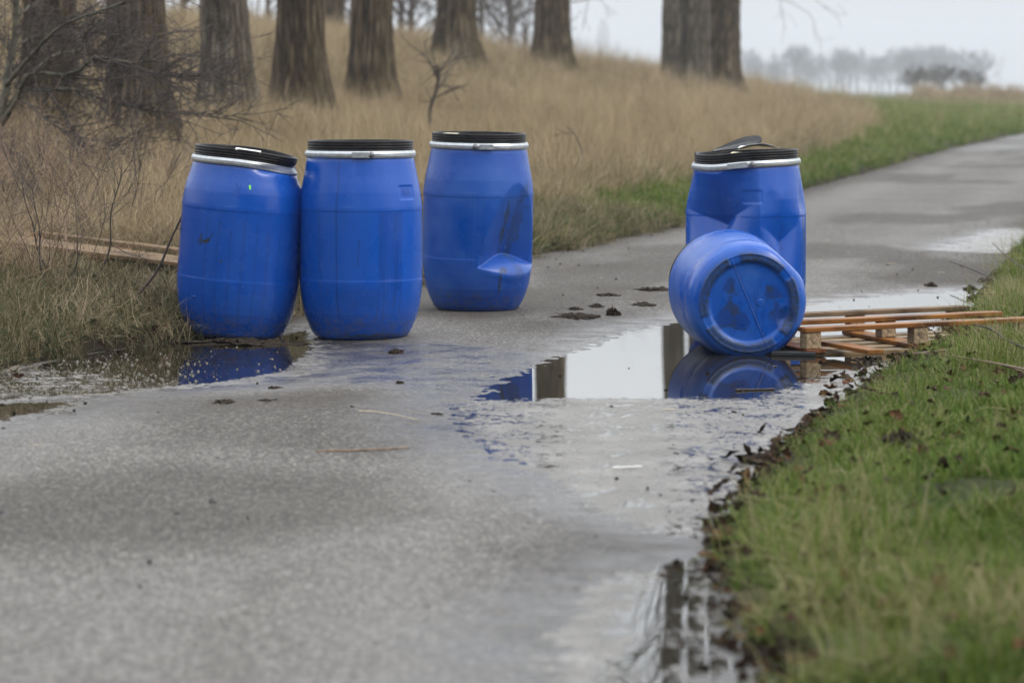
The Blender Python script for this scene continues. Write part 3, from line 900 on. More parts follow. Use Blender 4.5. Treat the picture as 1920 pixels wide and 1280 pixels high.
def scatter(name, coll, nvar, pts, rz, sc, label, cat, tiltx=None, tilty=None, idx=None):
    n = len(pts)
    me = bpy.data.meshes.new(name)
    me.vertices.add(n); me.vertices.foreach_set("co", np.asarray(pts, np.float32).ravel())
    rot = np.zeros((n, 3), np.float32); rot[:, 2] = rz
    if tiltx is not None: rot[:, 0] = tiltx
    if tilty is not None: rot[:, 1] = tilty
    sc = np.asarray(sc, np.float32)
    if sc.ndim == 1: sc = np.repeat(sc[:, None], 3, 1)
    a = me.attributes.new("rot", 'FLOAT_VECTOR', 'POINT'); a.data.foreach_set("vector", rot.ravel())
    a = me.attributes.new("scl", 'FLOAT_VECTOR', 'POINT'); a.data.foreach_set("vector", sc.ravel())
    a = me.attributes.new("idx", 'INT', 'POINT'); a.data.foreach_set("value", (rng.integers(0, nvar, n) if idx is None else idx).astype(np.int32))
    o = bpy.data.objects.new(name, me); COL.objects.link(o)
    ng = bpy.data.node_groups.new(name, 'GeometryNodeTree')
    ng.interface.new_socket("Geometry", in_out='INPUT', socket_type='NodeSocketGeometry')
    ng.interface.new_socket("Geometry", in_out='OUTPUT', socket_type='NodeSocketGeometry')
    gi, go = ng.nodes.new("NodeGroupInput"), ng.nodes.new("NodeGroupOutput")
    ci = ng.nodes.new("GeometryNodeCollectionInfo")
    ci.inputs['Collection'].default_value = coll
    ci.inputs['Separate Children'].default_value = True
    ci.inputs['Reset Children'].default_value = True
    ip = ng.nodes.new("GeometryNodeInstanceOnPoints")
    ip.inputs['Pick Instance'].default_value = True
    def na(nm, ty):
        x = ng.nodes.new("GeometryNodeInputNamedAttribute"); x.data_type = ty; x.inputs['Name'].default_value = nm
        return [q for q in x.outputs if q.enabled][0]
    ng.links.new(gi.outputs[0], ip.inputs['Points'])
    ng.links.new(ci.outputs[0], ip.inputs['Instance'])
    ng.links.new(na('idx', 'INT'), ip.inputs['Instance Index'])
    er = ng.nodes.new("FunctionNodeEulerToRotation")
    ng.links.new(na('rot', 'FLOAT_VECTOR'), er.inputs[0]); ng.links.new(er.outputs[0], ip.inputs['Rotation'])
    ng.links.new(na('scl', 'FLOAT_VECTOR'), ip.inputs['Scale'])
    ng.links.new(ip.outputs[0], go.inputs[0])
    md = o.modifiers.new("scatter", 'NODES'); md.node_group = ng
    tag(o, label, cat, kind='stuff')
    return o

def sample(y0, y1, dens, fn, xm=0.255, pad=1.0):
    """random points in the wedge of land the photograph looks over"""
    n = int(dens * (y1 - y0) * (xm * (y0 + y1) + 2 * pad))
    y = y0 + (y1 - y0) * rng.random(n)
    half = xm * y + pad
    hm = xm * y1 + pad
    x = (rng.random(n) * 2 - 1) * hm
    # density corrected for the wedge
    k = np.abs(x) < half
    x, y = x[k], y[k]
    s, t = st(x, y)
    k = fn(x, y, s, t)
    return x[k], y[k], s[k], t[k]

GREEN = collection("green_tufts", [tuft("tuft_a%d" % k, M['green'], 44, 0.055, 0.022, 0.085, 0.0036, 0.70, 1.1, lambda r: 0.44 + 0.16 * r.normal() + (0.38 if r.random() < 0.14 else 0), 10 + k) for k in range(4)]
                   + [tuft("tuft_b%d" % k, M['green'], 24, 0.08, 0.06, 0.20, 0.0028, 1.0, 1.1, lambda r: 0.78 + 0.15 * r.normal(), 20 + k, kink=0.25) for k in range(2)])
STRAW = collection("straw_tufts", [tuft("tuft_a%d" % k, M['straw'], 60, 0.12, 0.20, 0.52, 0.0032, 0.33, 0.75, lambda r: 0.55 + 0.18 * r.normal(), 30 + k) for k in range(4)]
                   + [tuft("tuft_b%d" % k, M['straw'], 60, 0.15, 0.15, 0.40, 0.0034, 0.75, 1.2, lambda r: 0.42 + 0.18 * r.normal(), 40 + k, kink=0.3) for k in range(2)])
MATTED = collection("matted_tufts", [tuft("tuft_a%d" % k, M['matted'], 54, 0.085, 0.06, 0.21, 0.0036, 0.75, 1.6, lambda r: (0.25 if r.random() < 0.45 else 0.68) + 0.14 * r.normal(), 50 + k, kink=0.2) for k in range(5)])

# right verge
def verge_r(x, y, s, t):
    r = -t - ROADW + wobR(s) + 0.10 * (vnoise(x * 7, y * 4, seed=97) - 0.6)
    return (r > 0.035) & (rng.random(len(x)) < 0.35 + 0.65 * smooth((r - 0.03) / 0.18)) & (r < 8)
out = []
for (a, b, dn, scl) in ((4.2, 8, 520, 0.95), (8, 12, 520, 0.95), (12, 17, 420, 1.0), (17, 26, 160, 1.25), (26, 45, 50, 1.7)):
    x, y, s, t = sample(a, b, dn, verge_r); out.append((x, y, s, t, np.full(len(x), scl)))
x, y, s, t, scl = [np.concatenate(q) for q in zip(*out)]
clump = fbm(x * 2.3, y * 2.3, seed=91)
k = rng.random(len(x)) < 0.22 + 0.85 * smooth((clump - 0.36) / 0.16)
x, y, s, t, scl, clump = x[k], y[k], s[k], t[k], scl[k], clump[k]
r = -t - ROADW
drypatch = smooth((fbm(x * 1.4 + 9, y * 1.0, seed=95) - 0.48) / 0.08) * 0.65 + 0.55 * smooth((y - 13.3) / 2) * smooth((r - 0.1) / 0.6) + 0.05
idx = np.where(rng.random(len(x)) < drypatch * 0.55, rng.integers(4, 6, len(x)), rng.integers(0, 4, len(x)))
scatter("verge_grass", GREEN, 6, np.stack([x, y, H(x, y)], 1), rng.random(len(x)) * 6.283, scl * (0.65 + 0.6 * clump + 0.35 * rng.random(len(x))) * np.interp(r, [0, 0.3, 2], [0.7, 1.0, 1.1]),
        "short green grass of the verge right of the road", 'grass', rng.normal(0, 0.12, len(x)), rng.normal(0, 0.12, len(x)), idx)

# left bank: matted grass next to the road, greener further along it
def bank_near(x, y, s, t):
    tl = t + wobL(s)
    return (tl > -0.03) & (tl < 1.9) & (rng.random(len(x)) < 1 - 0.75 * smooth((tl - 0.9) / 1.0))
out = []
for (a, b, dn, scl) in ((9, 18, 300, 1.0), (18, 26, 150, 1.1)):
    x, y, s, t = sample(a, b, dn, bank_near, pad=1.5); out.append((x, y, np.full(len(x), scl)))
x, y, scl = [np.concatenate(q) for q in zip(*out)]
scatter("bank_grass", MATTED, 5, np.stack([x, y, H(x, y)], 1), rng.random(len(x)) * 6.283, scl * (0.6 + 0.62 * rng.random(len(x))),
        "matted half-dry grass of the bank beside the left puddle", 'grass', rng.normal(0, 0.25, len(x)), rng.normal(0, 0.25, len(x)))
def strip_far(x, y, s, t):
    tl = t + wobL(s)
    wd = np.interp(y, [18, 40, 60, 90, 130, 180], [1.2, 1.3, 2.2, 6, 16, 40]) * (0.7 + 0.6 * fbm(x * 0.4, y * 0.4, seed=77))
    return (tl > 0.05) & (tl < wd)
out = []
for (a, b, dn, scl) in ((17.5, 30, 130, 1.35), (30, 60, 45, 1.9), (60, 110, 14, 3.0), (110, 190, 4, 5.0)):
    x, y, s, t = sample(a, b, dn, strip_far, xm=0.215, pad=0.5); out.append((x, y, np.full(len(x), scl)))
x, y, scl = [np.concatenate(q) for q in zip(*out)]
idx = np.where(rng.random(len(x)) < 0.12, rng.integers(4, 6, len(x)), rng.integers(0, 4, len(x)))
scatter("roadside_grass", GREEN, 6, np.stack([x, y, H(x, y)], 1), rng.random(len(x)) * 6.283, scl * (0.75 + 0.6 * rng.random(len(x))),
        "green grass strip along the far left side of the road", 'grass', rng.normal(0, 0.15, len(x)), rng.normal(0, 0.15, len(x)), idx)

PALA, PALB = hit(18, 455, 0.135), hit(345, 497, 0.135)
_d = (PALB - PALA)[:2]; _d = _d / np.linalg.norm(_d); _n = np.array([-_d[1], _d[0]])
PALQ = np.array([PALA[:2] - _d * 0.1 - _n * 0.55, PALB[:2] + _d * 0.1 - _n * 0.55, PALB[:2] + _d * 0.1 + _n * 0.68, PALA[:2] - _d * 0.1 + _n * 0.68])
# dry tall grass of the slope
def slope(x, y, s, t):
    tl = t + wobL(s)
    wd = np.interp(y, [10, 18, 40, 60, 90, 130, 180], [0.7, 0.9, 1.0, 1.7, 5, 14, 40]) * (0.7 + 0.6 * fbm(x * 0.4, y * 0.4, seed=77))
    clear = (sdist(x, y, PALQ) > 0) | (rng.random(len(x)) < 0.10)
    return (tl > wd) & (t < 24) & clear
out = []
for (a, b, dn, scl) in ((12, 18, 130, 0.80), (18, 26, 80, 0.95), (26, 45, 30, 1.15), (45, 75, 14, 1.5), (75, 150, 4.0, 2.2)):
    x, y, s, t = sample(a, b, dn, slope, xm=0.215, pad=1.5); out.append((x, y, t, np.full(len(x), scl)))
x, y, t, scl = [np.concatenate(q) for q in zip(*out)]
idx = np.where(rng.random(len(x)) < np.interp(y, [14, 26, 45], [0.55, 0.4, 0.25]), rng.integers(4, 6, len(x)), rng.integers(0, 4, len(x)))
scatter("dry_grass", STRAW, 6, np.stack([x, y, H(x, y)], 1), rng.random(len(x)) * 6.283, scl[:, None] * (0.35 + 0.5 * rng.random((len(x), 1)) + 0.95 * fbm(x * 0.8, y * 0.45, seed=83)[:, None]) * np.array([[1, 1, 0.85]]),
        "tall dry tan grass covering the slope under the poplars", 'grass', rng.normal(0, 0.2, len(x)), 0.22 + rng.normal(0, 0.2, len(x)), idx)
# olive tufts within the dry field, and tangled dead brush at the left
def olive(x, y, s, t):
    return slope(x, y, s, t) & (t < 13) & (rng.random(len(x)) < smooth((fbm(x * 0.45, y * 0.25, seed=85) - 0.52) / 0.10))
out = []
for (a, b, dn, scl) in ((14, 26, 30, 1.2), (26, 50, 12, 1.8), (50, 95, 4, 2.8)):
    x, y, s, t = sample(a, b, dn, olive, xm=0.215, pad=1.0); out.append((x, y, np.full(len(x), scl)))
x, y, scl = [np.concatenate(q) for q in zip(*out)]
scatter("olive_grass", MATTED, 5, np.stack([x, y, H(x, y) + 0.03 * scl], 1), rng.random(len(x)) * 6.283, scl * (0.8 + 0.6 * rng.random(len(x))), "olive green tufts within the dry slope grass", 'grass')
BRUSH = []
rsb = np.random.default_rng(404)
def brush_stem(mb, p, d, ln, r, depth):
    k = 5; pts = [p]; dd = d / np.linalg.norm(d)
    for i in range(k):
        dd = dd + rsb.normal(0, 0.13, 3); dd /= np.linalg.norm(dd); pts.append(pts[-1] + dd * ln / k)
    mb.tube(pts, np.linspace(r, r * 0.4, k + 1), 4, cap=False)
    if depth:
        for q in range(3):
            i = rsb.integers(1, k); brush_stem(mb, pts[i], (pts[i + 1] - pts[i]) / np.linalg.norm(pts[i + 1] - pts[i]) + rsb.normal(0, 0.5, 3), ln * 0.5, r * 0.6, depth - 1)
for k in range(5):
    mb = MB()
    for q in range(3): brush_stem(mb, np.array([rsb.normal(0, .05), rsb.normal(0, .05), -0.02]), np.array([rsb.normal(0, 0.45), rsb.normal(0, 0.45), 1.0]), 0.35 + 0.35 * rsb.random(), 0.0032, 2)
    BRUSH.append(mb.build("brush_%d" % k, M['stick'] if k < 3 else M['thorn'], None, True, link=False))
def brushy(x, y, s, t):
    return (t > 0.5) & (t < 6.5) & (x < -0.10 * y) & (sdist(x, y, PALQ) > 0) & (rng.random(len(x)) < smooth((fbm(x * 1.1, y * 0.6, seed=87) - 0.38) / 0.15))
x, y, s, t = sample(13.5, 24, 16, brushy, xm=0.225, pad=1.5)
scatter("dead_brush", collection("brush_clumps", BRUSH), 5, np.stack([x, y, H(x, y)], 1), rng.random(len(x)) * 6.283, 0.6 + 0.8 * rng.random(len(x)), "tangled thin dead stems in the dry grass at the left", 'brush', rng.normal(0, 0.3, len(x)), rng.normal(0, 0.3, len(x)))
# reed on the far mound
fx, fy, gX, gY, gZ = FARBANK
k = rng.integers(0, len(gX), 900)
scatter("far_reed", STRAW, 4, np.stack([fx + gX[k] + rng.normal(0, .2, 900), fy + gY[k] + rng.normal(0, .2, 900), gZ[k]], 1), rng.random(900) * 6.28, 1.3 + 0.5 * rng.random(900),
        "brown dry reed on the low mound at the far right", 'reed')

# unseen bare trees added behind the viewpoint to darken barrel reflections and front fill
ADDED_WOOD = collection("added_wood_trees", [])
for k in range(3):
    tr, cr = bare_tree_mesh(400 + k, 12.0, 0.8, 5, 2, 0.03)
    cr.tube([(0, 0, -0.3), (0.1, 0, 3.0), (0, 0.1, 7.5)], [0.22, 0.18, 0.08], 7, cap=False)
    ADDED_WOOD.objects.link(cr.build("added_wood_tree_%d" % k, M['twig'], None, True, link=False))
n = 420
ws, wt = rng.uniform(-85, -30, n), rng.uniform(-70, 70, n)
k = (wt > 4) | (wt < -9)
k = k | (ws < -55)
x, y = xy(ws[k], wt[k])
scatter("added_woodland", ADDED_WOOD, 3, np.stack([x, y, H(x, y)], 1), rng.random(len(x)) * 6.28, 0.8 + 0.7 * rng.random(len(x)), "unseen bare trees added behind the viewpoint to darken reflections", 'added_woodland')

# ------------------------------------------------------------------ barrels
NB = 320
PROF = [(0.000,0.0),(0.0005,0.186),(-0.002,0.196),(0.003,0.206),(0.012,0.2175),(0.028,0.229),(0.05,0.2395),(0.09,0.256),(0.13,0.268),(0.17,0.2755),(0.21,0.281),(0.25,0.2850),(0.289,0.2872),
        (0.299,0.2860),(0.38,0.2866),(0.47,0.2870),(0.56,0.2866),(0.6270,0.2858),(0.6350,0.2876),(0.650,0.2868),(0.68,0.2835),(0.72,0.2785),(0.76,0.2715),(0.80,0.2635),(0.84,0.2565),(0.87,0.2515),(0.885,0.2475),(0.893,0.243),(0.91,0.241)]
def body_grid():
    zz = [p[0] for p in PROF[1:]]; rr = [p[1] for p in PROF[1:]]
    arc = np.concatenate([[0], np.cumsum(np.hypot(np.diff(zz), np.diff(rr)))])
    a = np.unique(np.concatenate([np.linspace(0, arc[-1], 185), arc]))
    z = np.interp(a, arc, zz); r = np.interp(a, arc, rr)
    rb = np.linspace(0.004, 0.184, 44)
    zb = np.zeros(44)
    return np.concatenate([zb, z]), np.concatenate([rb, r]), 44
BZ, BR, NBOT = body_grid()

def rev(z, r, n, fn=None, close_start=False, close_end=False):
    th = np.linspace(-math.pi, math.pi, n, endpoint=False)
    Z, TH = np.meshgrid(z, th, indexing='ij'); Rr = np.repeat(np.asarray(r)[:, None], n, 1)
    if fn: Rr, Z = fn(TH, Z, Rr)
    V = np.stack([Rr * np.sin(TH), -Rr * np.cos(TH), Z], -1).reshape(-1, 3)
    k = len(z)
    i, j = np.meshgrid(np.arange(k - 1), np.arange(n), indexing='ij')
    j2 = (j + 1) % n
    Q = np.stack([i * n + j, i * n + j2, (i + 1) * n + j2, (i + 1) * n + j], -1).reshape(-1, 4)
    return V, Q, TH.ravel()

def ang(a): return (a + math.pi) % (2 * math.pi) - math.pi

def barrel(name, label, loc, rot, mat, dent=None, warp=None, dirtfn=None, lid='closed', latch=None, plaque=None, bottom=False, ringsc=1.0, girth=1.055):
    """blue open-top drum: local x right, -y to the viewer (theta 0), z up"""
    e = empty(name, loc, rot)
    e.scale = (girth, girth, 1.0)
    tag(e, label, 'barrel', 'blue plastic barrels left on the road')
    def shape(TH, Z, Rr):
        if dent: Rr = Rr + dent(TH, Z) * (Z > 0.02)
        if plaque:
            a0, z0 = plaque
            u = np.abs(ang(TH - a0)) * 0.28; v = np.abs(Z - z0)
            q = np.maximum(np.maximum(u - 0.050, v - 0.033), np.hypot(np.maximum(u - 0.038, 0), np.maximum(v - 0.021, 0)) - 0.014)
            Rr = Rr - 0.0045 * (1 - smooth((q + 0.003) / 0.006)) * (Z > 0.3)
        return Rr, Z
    V, Q, TH = rev(BZ, BR, NB, shape)
    k0 = NBOT * NB
    if bottom:   # this one has a wider foot
        V[:, :2] *= (1 + 0.16 * (1 - smooth(V[:, 2] / 0.20)))[:, None]
        V0 = V.copy(); V[:, :2] /= 1.16
        # moulded underside: recessed disc, ring of four feet, seam, a knock
        x, y = V[:, 0].copy(), V[:, 1].copy(); rr = np.hypot(x, y)
        low = (V[:, 2] < 0.02) & (rr < 0.212)
        rec = 0.011 * (1 - smooth((rr - 0.150) / 0.020))
        th = np.arctan2(x, -y)
        gap = np.ones_like(th)
        for g in BOT_GAPS: gap *= smooth((np.abs(ang(th - g)) - 0.09) / 0.08)
        foot = -0.0045 * smooth((rr - 0.162) / 0.010) * (1 - smooth((rr - 0.196) / 0.010)) * gap
        sx, sy = math.sin(BOT_SEAM), -math.cos(BOT_SEAM)
        ds = np.abs(x * (-sy) + y * sx)
        seam = -0.003 * (1 - smooth(ds / 0.004)) * (rr < 0.20)
        kx, ky = BOT_KNOCK
        kn = 0.020 * (1 - smooth(np.hypot(x - kx, (y - ky) * 0.8) / 0.045))
        pip = -0.002 * (1 - smooth((np.hypot(x - BOT_PIP[0], y - BOT_PIP[1]) - 0.012) / 0.003))
        V[low, 2] += (rec + foot + seam + kn + pip)[low]
        V[:, :2] = V0[:, :2]
    if warp: V = warp(V)
    c = len(V)
    V = np.vstack([V, [[0, 0, V[0, 2]]]])
    T = np.array([(c, (j + 1) % NB, j) for j in range(NB)])
    zz = np.concatenate([np.repeat(BZ, NB), [0]]); TH = np.concatenate([TH, [0]])
    at = {'dirt': 0 * zz, 'drip': 0 * zz, 'splash': 1.0 * (1 - smooth(zz / 0.20)) * (zz < 0.3)}
    if dirtfn: dirtfn(at, TH, zz, V)
    for k in at: at[k] = np.clip(at[k], 0, 1)
    mk("body", V, [Q, T], mat, e, True, at)
    # lid with ribbed wall, or a rim ring only
    lz = [0.915, 0.920, 0.928, 0.9285, 0.932, 0.9325, 0.941, 0.9415, 0.945, 0.9455, 0.954, 0.9545, 0.958, 0.964, 0.968, 0.9695]
    lr = [0.240, 0.2445, 0.2448, 0.2441, 0.2441, 0.2448, 0.2450, 0.2443, 0.2443, 0.2450, 0.2450, 0.2444, 0.2452, 0.2456, 0.2440, 0.2405]
    V, Q, _ = rev(lz + [0.968, 0.960, 0.938, 0.934, 0.933], lr + [0.236, 0.2335, 0.2315, 0.226, 0.12], 192)
    if lid == 'broken':
        # the disc is torn: keep the rim and wall, the middle is gone over the left half
        V, Q, _ = rev(lz + [0.968, 0.960, 0.938, 0.934], lr + [0.236, 0.2335, 0.2315, 0.222], 192)
    T = None
    if lid != 'broken':
        c = len(V); V = np.vstack([V, [[0, 0, 0.936]]])
        T = np.array([(c - 192 + j, c - 192 + (j + 1) % 192, c) for j in range(192)])
    if warp: V = warp(V)
    lo = mk("lid", V, [Q] + ([T] if T is not None else []), M['lid'], e, True)
    # locking ring: channel section clamped under the lid
    rz = [0.8885, 0.8855, 0.8862, 0.8875, 0.8960, 0.8965, 0.9085, 0.9100, 0.9190, 0.9205, 0.9195]
    rr = [0.243, 0.2490, 0.2500, 0.2550, 0.2585, 0.2590, 0.2590, 0.2580, 0.2530, 0.2515, 0.243]
    V, Q, _ = rev(rz, np.array(rr) * ringsc, 192)
    if warp: V = warp(V)
    ro = mk("locking_ring", V, Q, M['galv'], e, False)
    if latch is not None:
        a0, a1, hinge = latch
        mb = MB()
        aa = np.linspace(a0, a1, 24)
        for (zl, zh, r0, r1) in ((0.8885, 0.9180, 0.2585, 0.2650),):
            rows = []
            for a in aa:
                for (zq, rq) in ((zl, r0), (zl, r1 - 0.001), (zl + 0.003, r1), (zh - 0.003, r1), (zh, r1 - 0.001), (zh, r0)):
                    rows.append((rq * math.sin(a), -rq * math.cos(a), zq))
            Vv = np.array(rows); Qq = []
            for i in range(len(aa) - 1):
                for j in range(6):
                    Qq.append((i * 6 + j, (i + 1) * 6 + j, (i + 1) * 6 + (j + 1) % 6, i * 6 + (j + 1) % 6))
            Tt = [(0, j, j + 1) for j in range(1, 5)] + [((len(aa) - 1) * 6, (len(aa) - 1) * 6 + j + 1, (len(aa) - 1) * 6 + j) for j in range(1, 5)]
            if warp: Vv = warp(Vv)
            mb.add(Vv, Qq, Tt)
        mb.build("lever", M['galv'], ro, False)
        mb = MB()
        hx = lambda a, r, z: (r * math.sin(a), -r * math.cos(a), z)
        for (da, rad) in ((0, 0.0062), (0.03, 0.0035), (-0.035, 0.004)):
            q = np.array([hx(hinge + da, 0.2620, 0.8885 + abs(da) * 0.1), hx(hinge + da, 0.2620, 0.9185 - abs(da) * 0.1)])
            if warp: q = warp(q)
            mb.tube(q, rad, 10)
        q = np.array([hx(hinge - 0.06, 0.2630, 0.900), hx(hinge + 0.06, 0.2630, 0.9005)])
        if warp: q = warp(q)
        mb.tube(q, 0.0028, 6)
        mb.build("hinge", M['galv_dark'], ro, True)
    return e, lo, ro

def on_body(a, z, dent=None, off=0.0012):
    r = np.interp(z, BZ[NBOT:], BR[NBOT:])
    if dent: r = r + dent(np.array([a]), np.array([z]))[0]
    return np.array([(r + off) * math.sin(a), -(r + off) * math.cos(a), z])

def decal_poly(name, pts, mat, parent, dent=None, warp=None, off=0.0010, thick=0.0005):
    """thin patch on the barrel wall from (theta, z) outline points"""
    o = np.array([on_body(a, z, dent, off + thick) for a, z in pts]); b = np.array([on_body(a, z, dent, off - 0.002) for a, z in pts])
    if warp: o = warp(o); b = warp(b)
    n = len(pts); c = o.mean(0)
    V = np.vstack([o, b, [c]])
    T = [(2 * n, i, (i + 1) % n) for i in range(n)]
    Q = [(i, n + i, n + (i + 1) % n, (i + 1) % n) for i in range(n)]
    return mk(name, V, [np.array(T), np.array(Q)], mat, parent, False)

def drips(at, TH, z, lines, w=0.006):
    for (a0, z0, z1, wob, st_) in lines:
        n = 40
        zz = np.linspace(z0, z1, n)
        aa = a0 + wob * np.cumsum(np.random.default_rng(int(abs(a0) * 1000)).normal(0, 1, n)) / n * 2
        ac = np.interp(-z, -zz, aa) if z0 > z1 else np.interp(z, zz, aa)
        m = (z < max(z0, z1)) & (z > min(z0, z1))
        at['drip'] = np.maximum(at['drip'], m * st_ * (1 - smooth(np.abs(ang(TH - ac)) * 0.28 / w)))

def blob(at, key, TH, z, a0, z0, wa, wz, st_=1.0, seed=0, rag=0.5):
    q = np.hypot(ang(TH - a0) / wa, (z - z0) / wz) + rag * (fbm(TH * 9, z * 30, seed=seed) - 0.5) * 2
    at[key] = np.maximum(at[key], st_ * (1 - smooth((q - 0.55) / 0.45)))

PL = [mat_plastic("blue_drum_plastic_%s" % k, hue, fl, sd, rg) for k, hue, fl, sd, rg in (
    ("glossy", (0.0016, 0.060, 0.340), 0.15, 1.3, 0.22), ("bright", (0.0018, 0.067, 0.370), 0.12, 4.1, 0.26), ("dull", (0.0024, 0.057, 0.305), 0.35, 7.7, 0.30),
    ("scuffed", (0.0020, 0.063, 0.350), 0.28, 9.2, 0.20), ("weathered", (0.0028, 0.072, 0.375), 0.50, 12.9, 0.28))]

def rz_at(p): return float(road_z(np.array([p[0]]), np.array([p[1]]))[0][0])

# --- barrel 1, tilted against its neighbour, rim crumpled on the right
def warp1(V):
    V = V.copy()
    up = smooth((V[:, 2] - 0.70) / 0.20)
    sx = np.clip((V[:, 0] + 0.06) / 0.30, 0, 1.1)
    V[:, 2] -= up * (0.037 + 0.030 * sx ** 1.8)
    V[:, 0] -= up * 0.010 * sx
    fold = np.exp(-((V[:, 2] - 0.845) / 0.022) ** 2) * smooth((V[:, 0] - 0.02) / 0.10) * (V[:, 1] < 0.1)
    ax = np.hypot(V[:, 0], V[:, 1]) + 1e-9
    V[:, :2] *= (1 - 0.018 * fold / ax)[:, None]
    return V
p = W(433, 633); p[1] += 0.17
def dirt1(at, TH, z, V):
    drips(at, TH, z, [(-0.5 + 0.21 * q, 0.60 - 0.03 * (q % 3), 0.04, 0.03, 0.45) for q in range(7)], 0.007)
    blob(at, 'dirt', TH, z, 0.1, 0.012, 2.6, 0.014, 0.9, 3)
e1, l1, r1 = barrel("barrel", "leftmost blue barrel, tilted right, crumpled lid rim and green sticker", (p[0], p[1], -0.005), (R(0.4), R(4.6), 0), PL[0], warp=warp1, dirtfn=dirt1)
decal_poly("sticker", [(0.155, 0.775), (0.190, 0.778), (0.196, 0.750), (0.164, 0.746)], M['sticker'], e1, warp=warp1)
for pts in ([(-0.62, 0.505), (-0.60, 0.512), (-0.585, 0.470), (-0.595, 0.452), (-0.612, 0.470)], [(-0.58, 0.478), (-0.50, 0.482), (-0.44, 0.497), (-0.435, 0.478), (-0.47, 0.470), (-0.54, 0.464)],
            [(-0.43, 0.498), (-0.41, 0.512), (-0.395, 0.530), (-0.405, 0.500)], [(-0.66, 0.482), (-0.64, 0.486), (-0.645, 0.464), (-0.66, 0.455)], [(-0.265, 0.575), (-0.25, 0.578), (-0.253, 0.560)], [(-0.16, 0.415), (-0.145, 0.417), (-0.15, 0.408)], [(-0.235, 0.388), (-0.20, 0.392), (-0.205, 0.380), (-0.23, 0.380)]):
    decal_poly("scuff_mark", pts, M['scuff'], e1, warp=warp1)
mb = MB()   # embossed mark of two upright bars with feet
for pts in ([(-0.082, 0.782), (-0.045, 0.786), (-0.040, 0.775), (-0.042, 0.730), (-0.058, 0.722)], [(-0.015, 0.784), (0.012, 0.786), (0.020, 0.776), (0.018, 0.728), (0.0, 0.720)],
            [(-0.062, 0.781), (-0.058, 0.735), (-0.075, 0.724)], [(-0.005, 0.782), (-0.002, 0.735), (-0.02, 0.724)], [(-0.090, 0.712), (0.03, 0.709)]):
    pp = []
    for (a, z), (b, y) in zip(pts[:-1], pts[1:]):
        for f in np.linspace(0, 1, 5)[:-1]: pp.append(on_body(a + (b - a) * f, z + (y - z) * f, None, 0.0002))
    pp.append(on_body(*pts[-1], None, 0.0002))
    mb.tube(warp1(np.array(pp)), 0.0016, 6)
mb.build("embossed_mark", PL[0], e1, True)
mb = MB(); pc = on_body(-0.72, 0.198, None, 0.0)
nrm = np.array([math.sin(-0.72), -math.cos(-0.72), 0.12]); tg = np.array([math.cos(-0.72), math.sin(-0.72), 0])
for q in range(12):
    a = q / 12 * 6.283; c = pc + tg * 0.013 * math.cos(a) + np.array([0, 0, 0.015 * math.sin(a)])
    mb.tube([c - nrm * 0.004, c + nrm * 0.0014], 0.0026, 6)
mb.tube([pc - nrm * 0.004, pc + nrm * 0.0010], 0.010, 16)
mb.build("moulded_dial", PL[0], e1, True)
o = mk("label", warp1(np.array([(-0.035, -0.2455, 0.9675), (0.085, -0.231, 0.9655), (0.085, -0.20, 0.9745), (-0.035, -0.20, 0.9745), (-0.035, -0.2455, 0.9655), (0.085, -0.231, 0.9635), (0.085, -0.20, 0.9725), (-0.035, -0.20, 0.9725)])),
       [np.array([(0, 1, 2, 3), (7, 6, 5, 4), (0, 4, 5, 1), (1, 5, 6, 2), (2, 6, 7, 3), (3, 7, 4, 0)])], M['white'], l1, False)

# --- barrel 2, sound and upright
p = W(674, 634); p[1] += 0.17
def dirt2(at, TH, z, V):
    rs = np.random.default_rng(3)
    L_ = [(-0.35, 0.88, 0.12, 0.10, 0.85), (-0.68, 0.62, 0.1, 0.05, 0.6), (0.02, 0.50, 0.36, 0.05, 0.8)]
    L_ += [(0.36 + 0.05 * q, 0.63, 0.06 + 0.25 * rs.random(), 0.05, 0.5 + 0.5 * rs.random()) for q in range(9)]
    drips(at, TH, z, L_, 0.0058)
    blob(at, 'drip', TH, z, 0.0, 0.22, 0.55, 0.06, 0.22, 8, 0.9)
    blob(at, 'dirt', TH, z, 0.4, 0.02, 0.9, 0.02, 0.7, 4)
e2, l2, r2 = barrel("barrel", "sound upright blue barrel, second from left, closed lid and moulded panel", (p[0], p[1], rz_at(p)), (0, 0, 0), PL[1], dirtfn=dirt2, latch=(-0.10, 0.21, 0.245), plaque=(0.93, 0.718))
mb = MB()
for q in range(3):
    mb.tube([on_body(a, 0.735 - 0.012 * q, None, -0.0026) for a in np.linspace(0.82, 1.04, 6)], 0.0013, 5)
mb.build("embossed_lines", PL[1], e2, True)

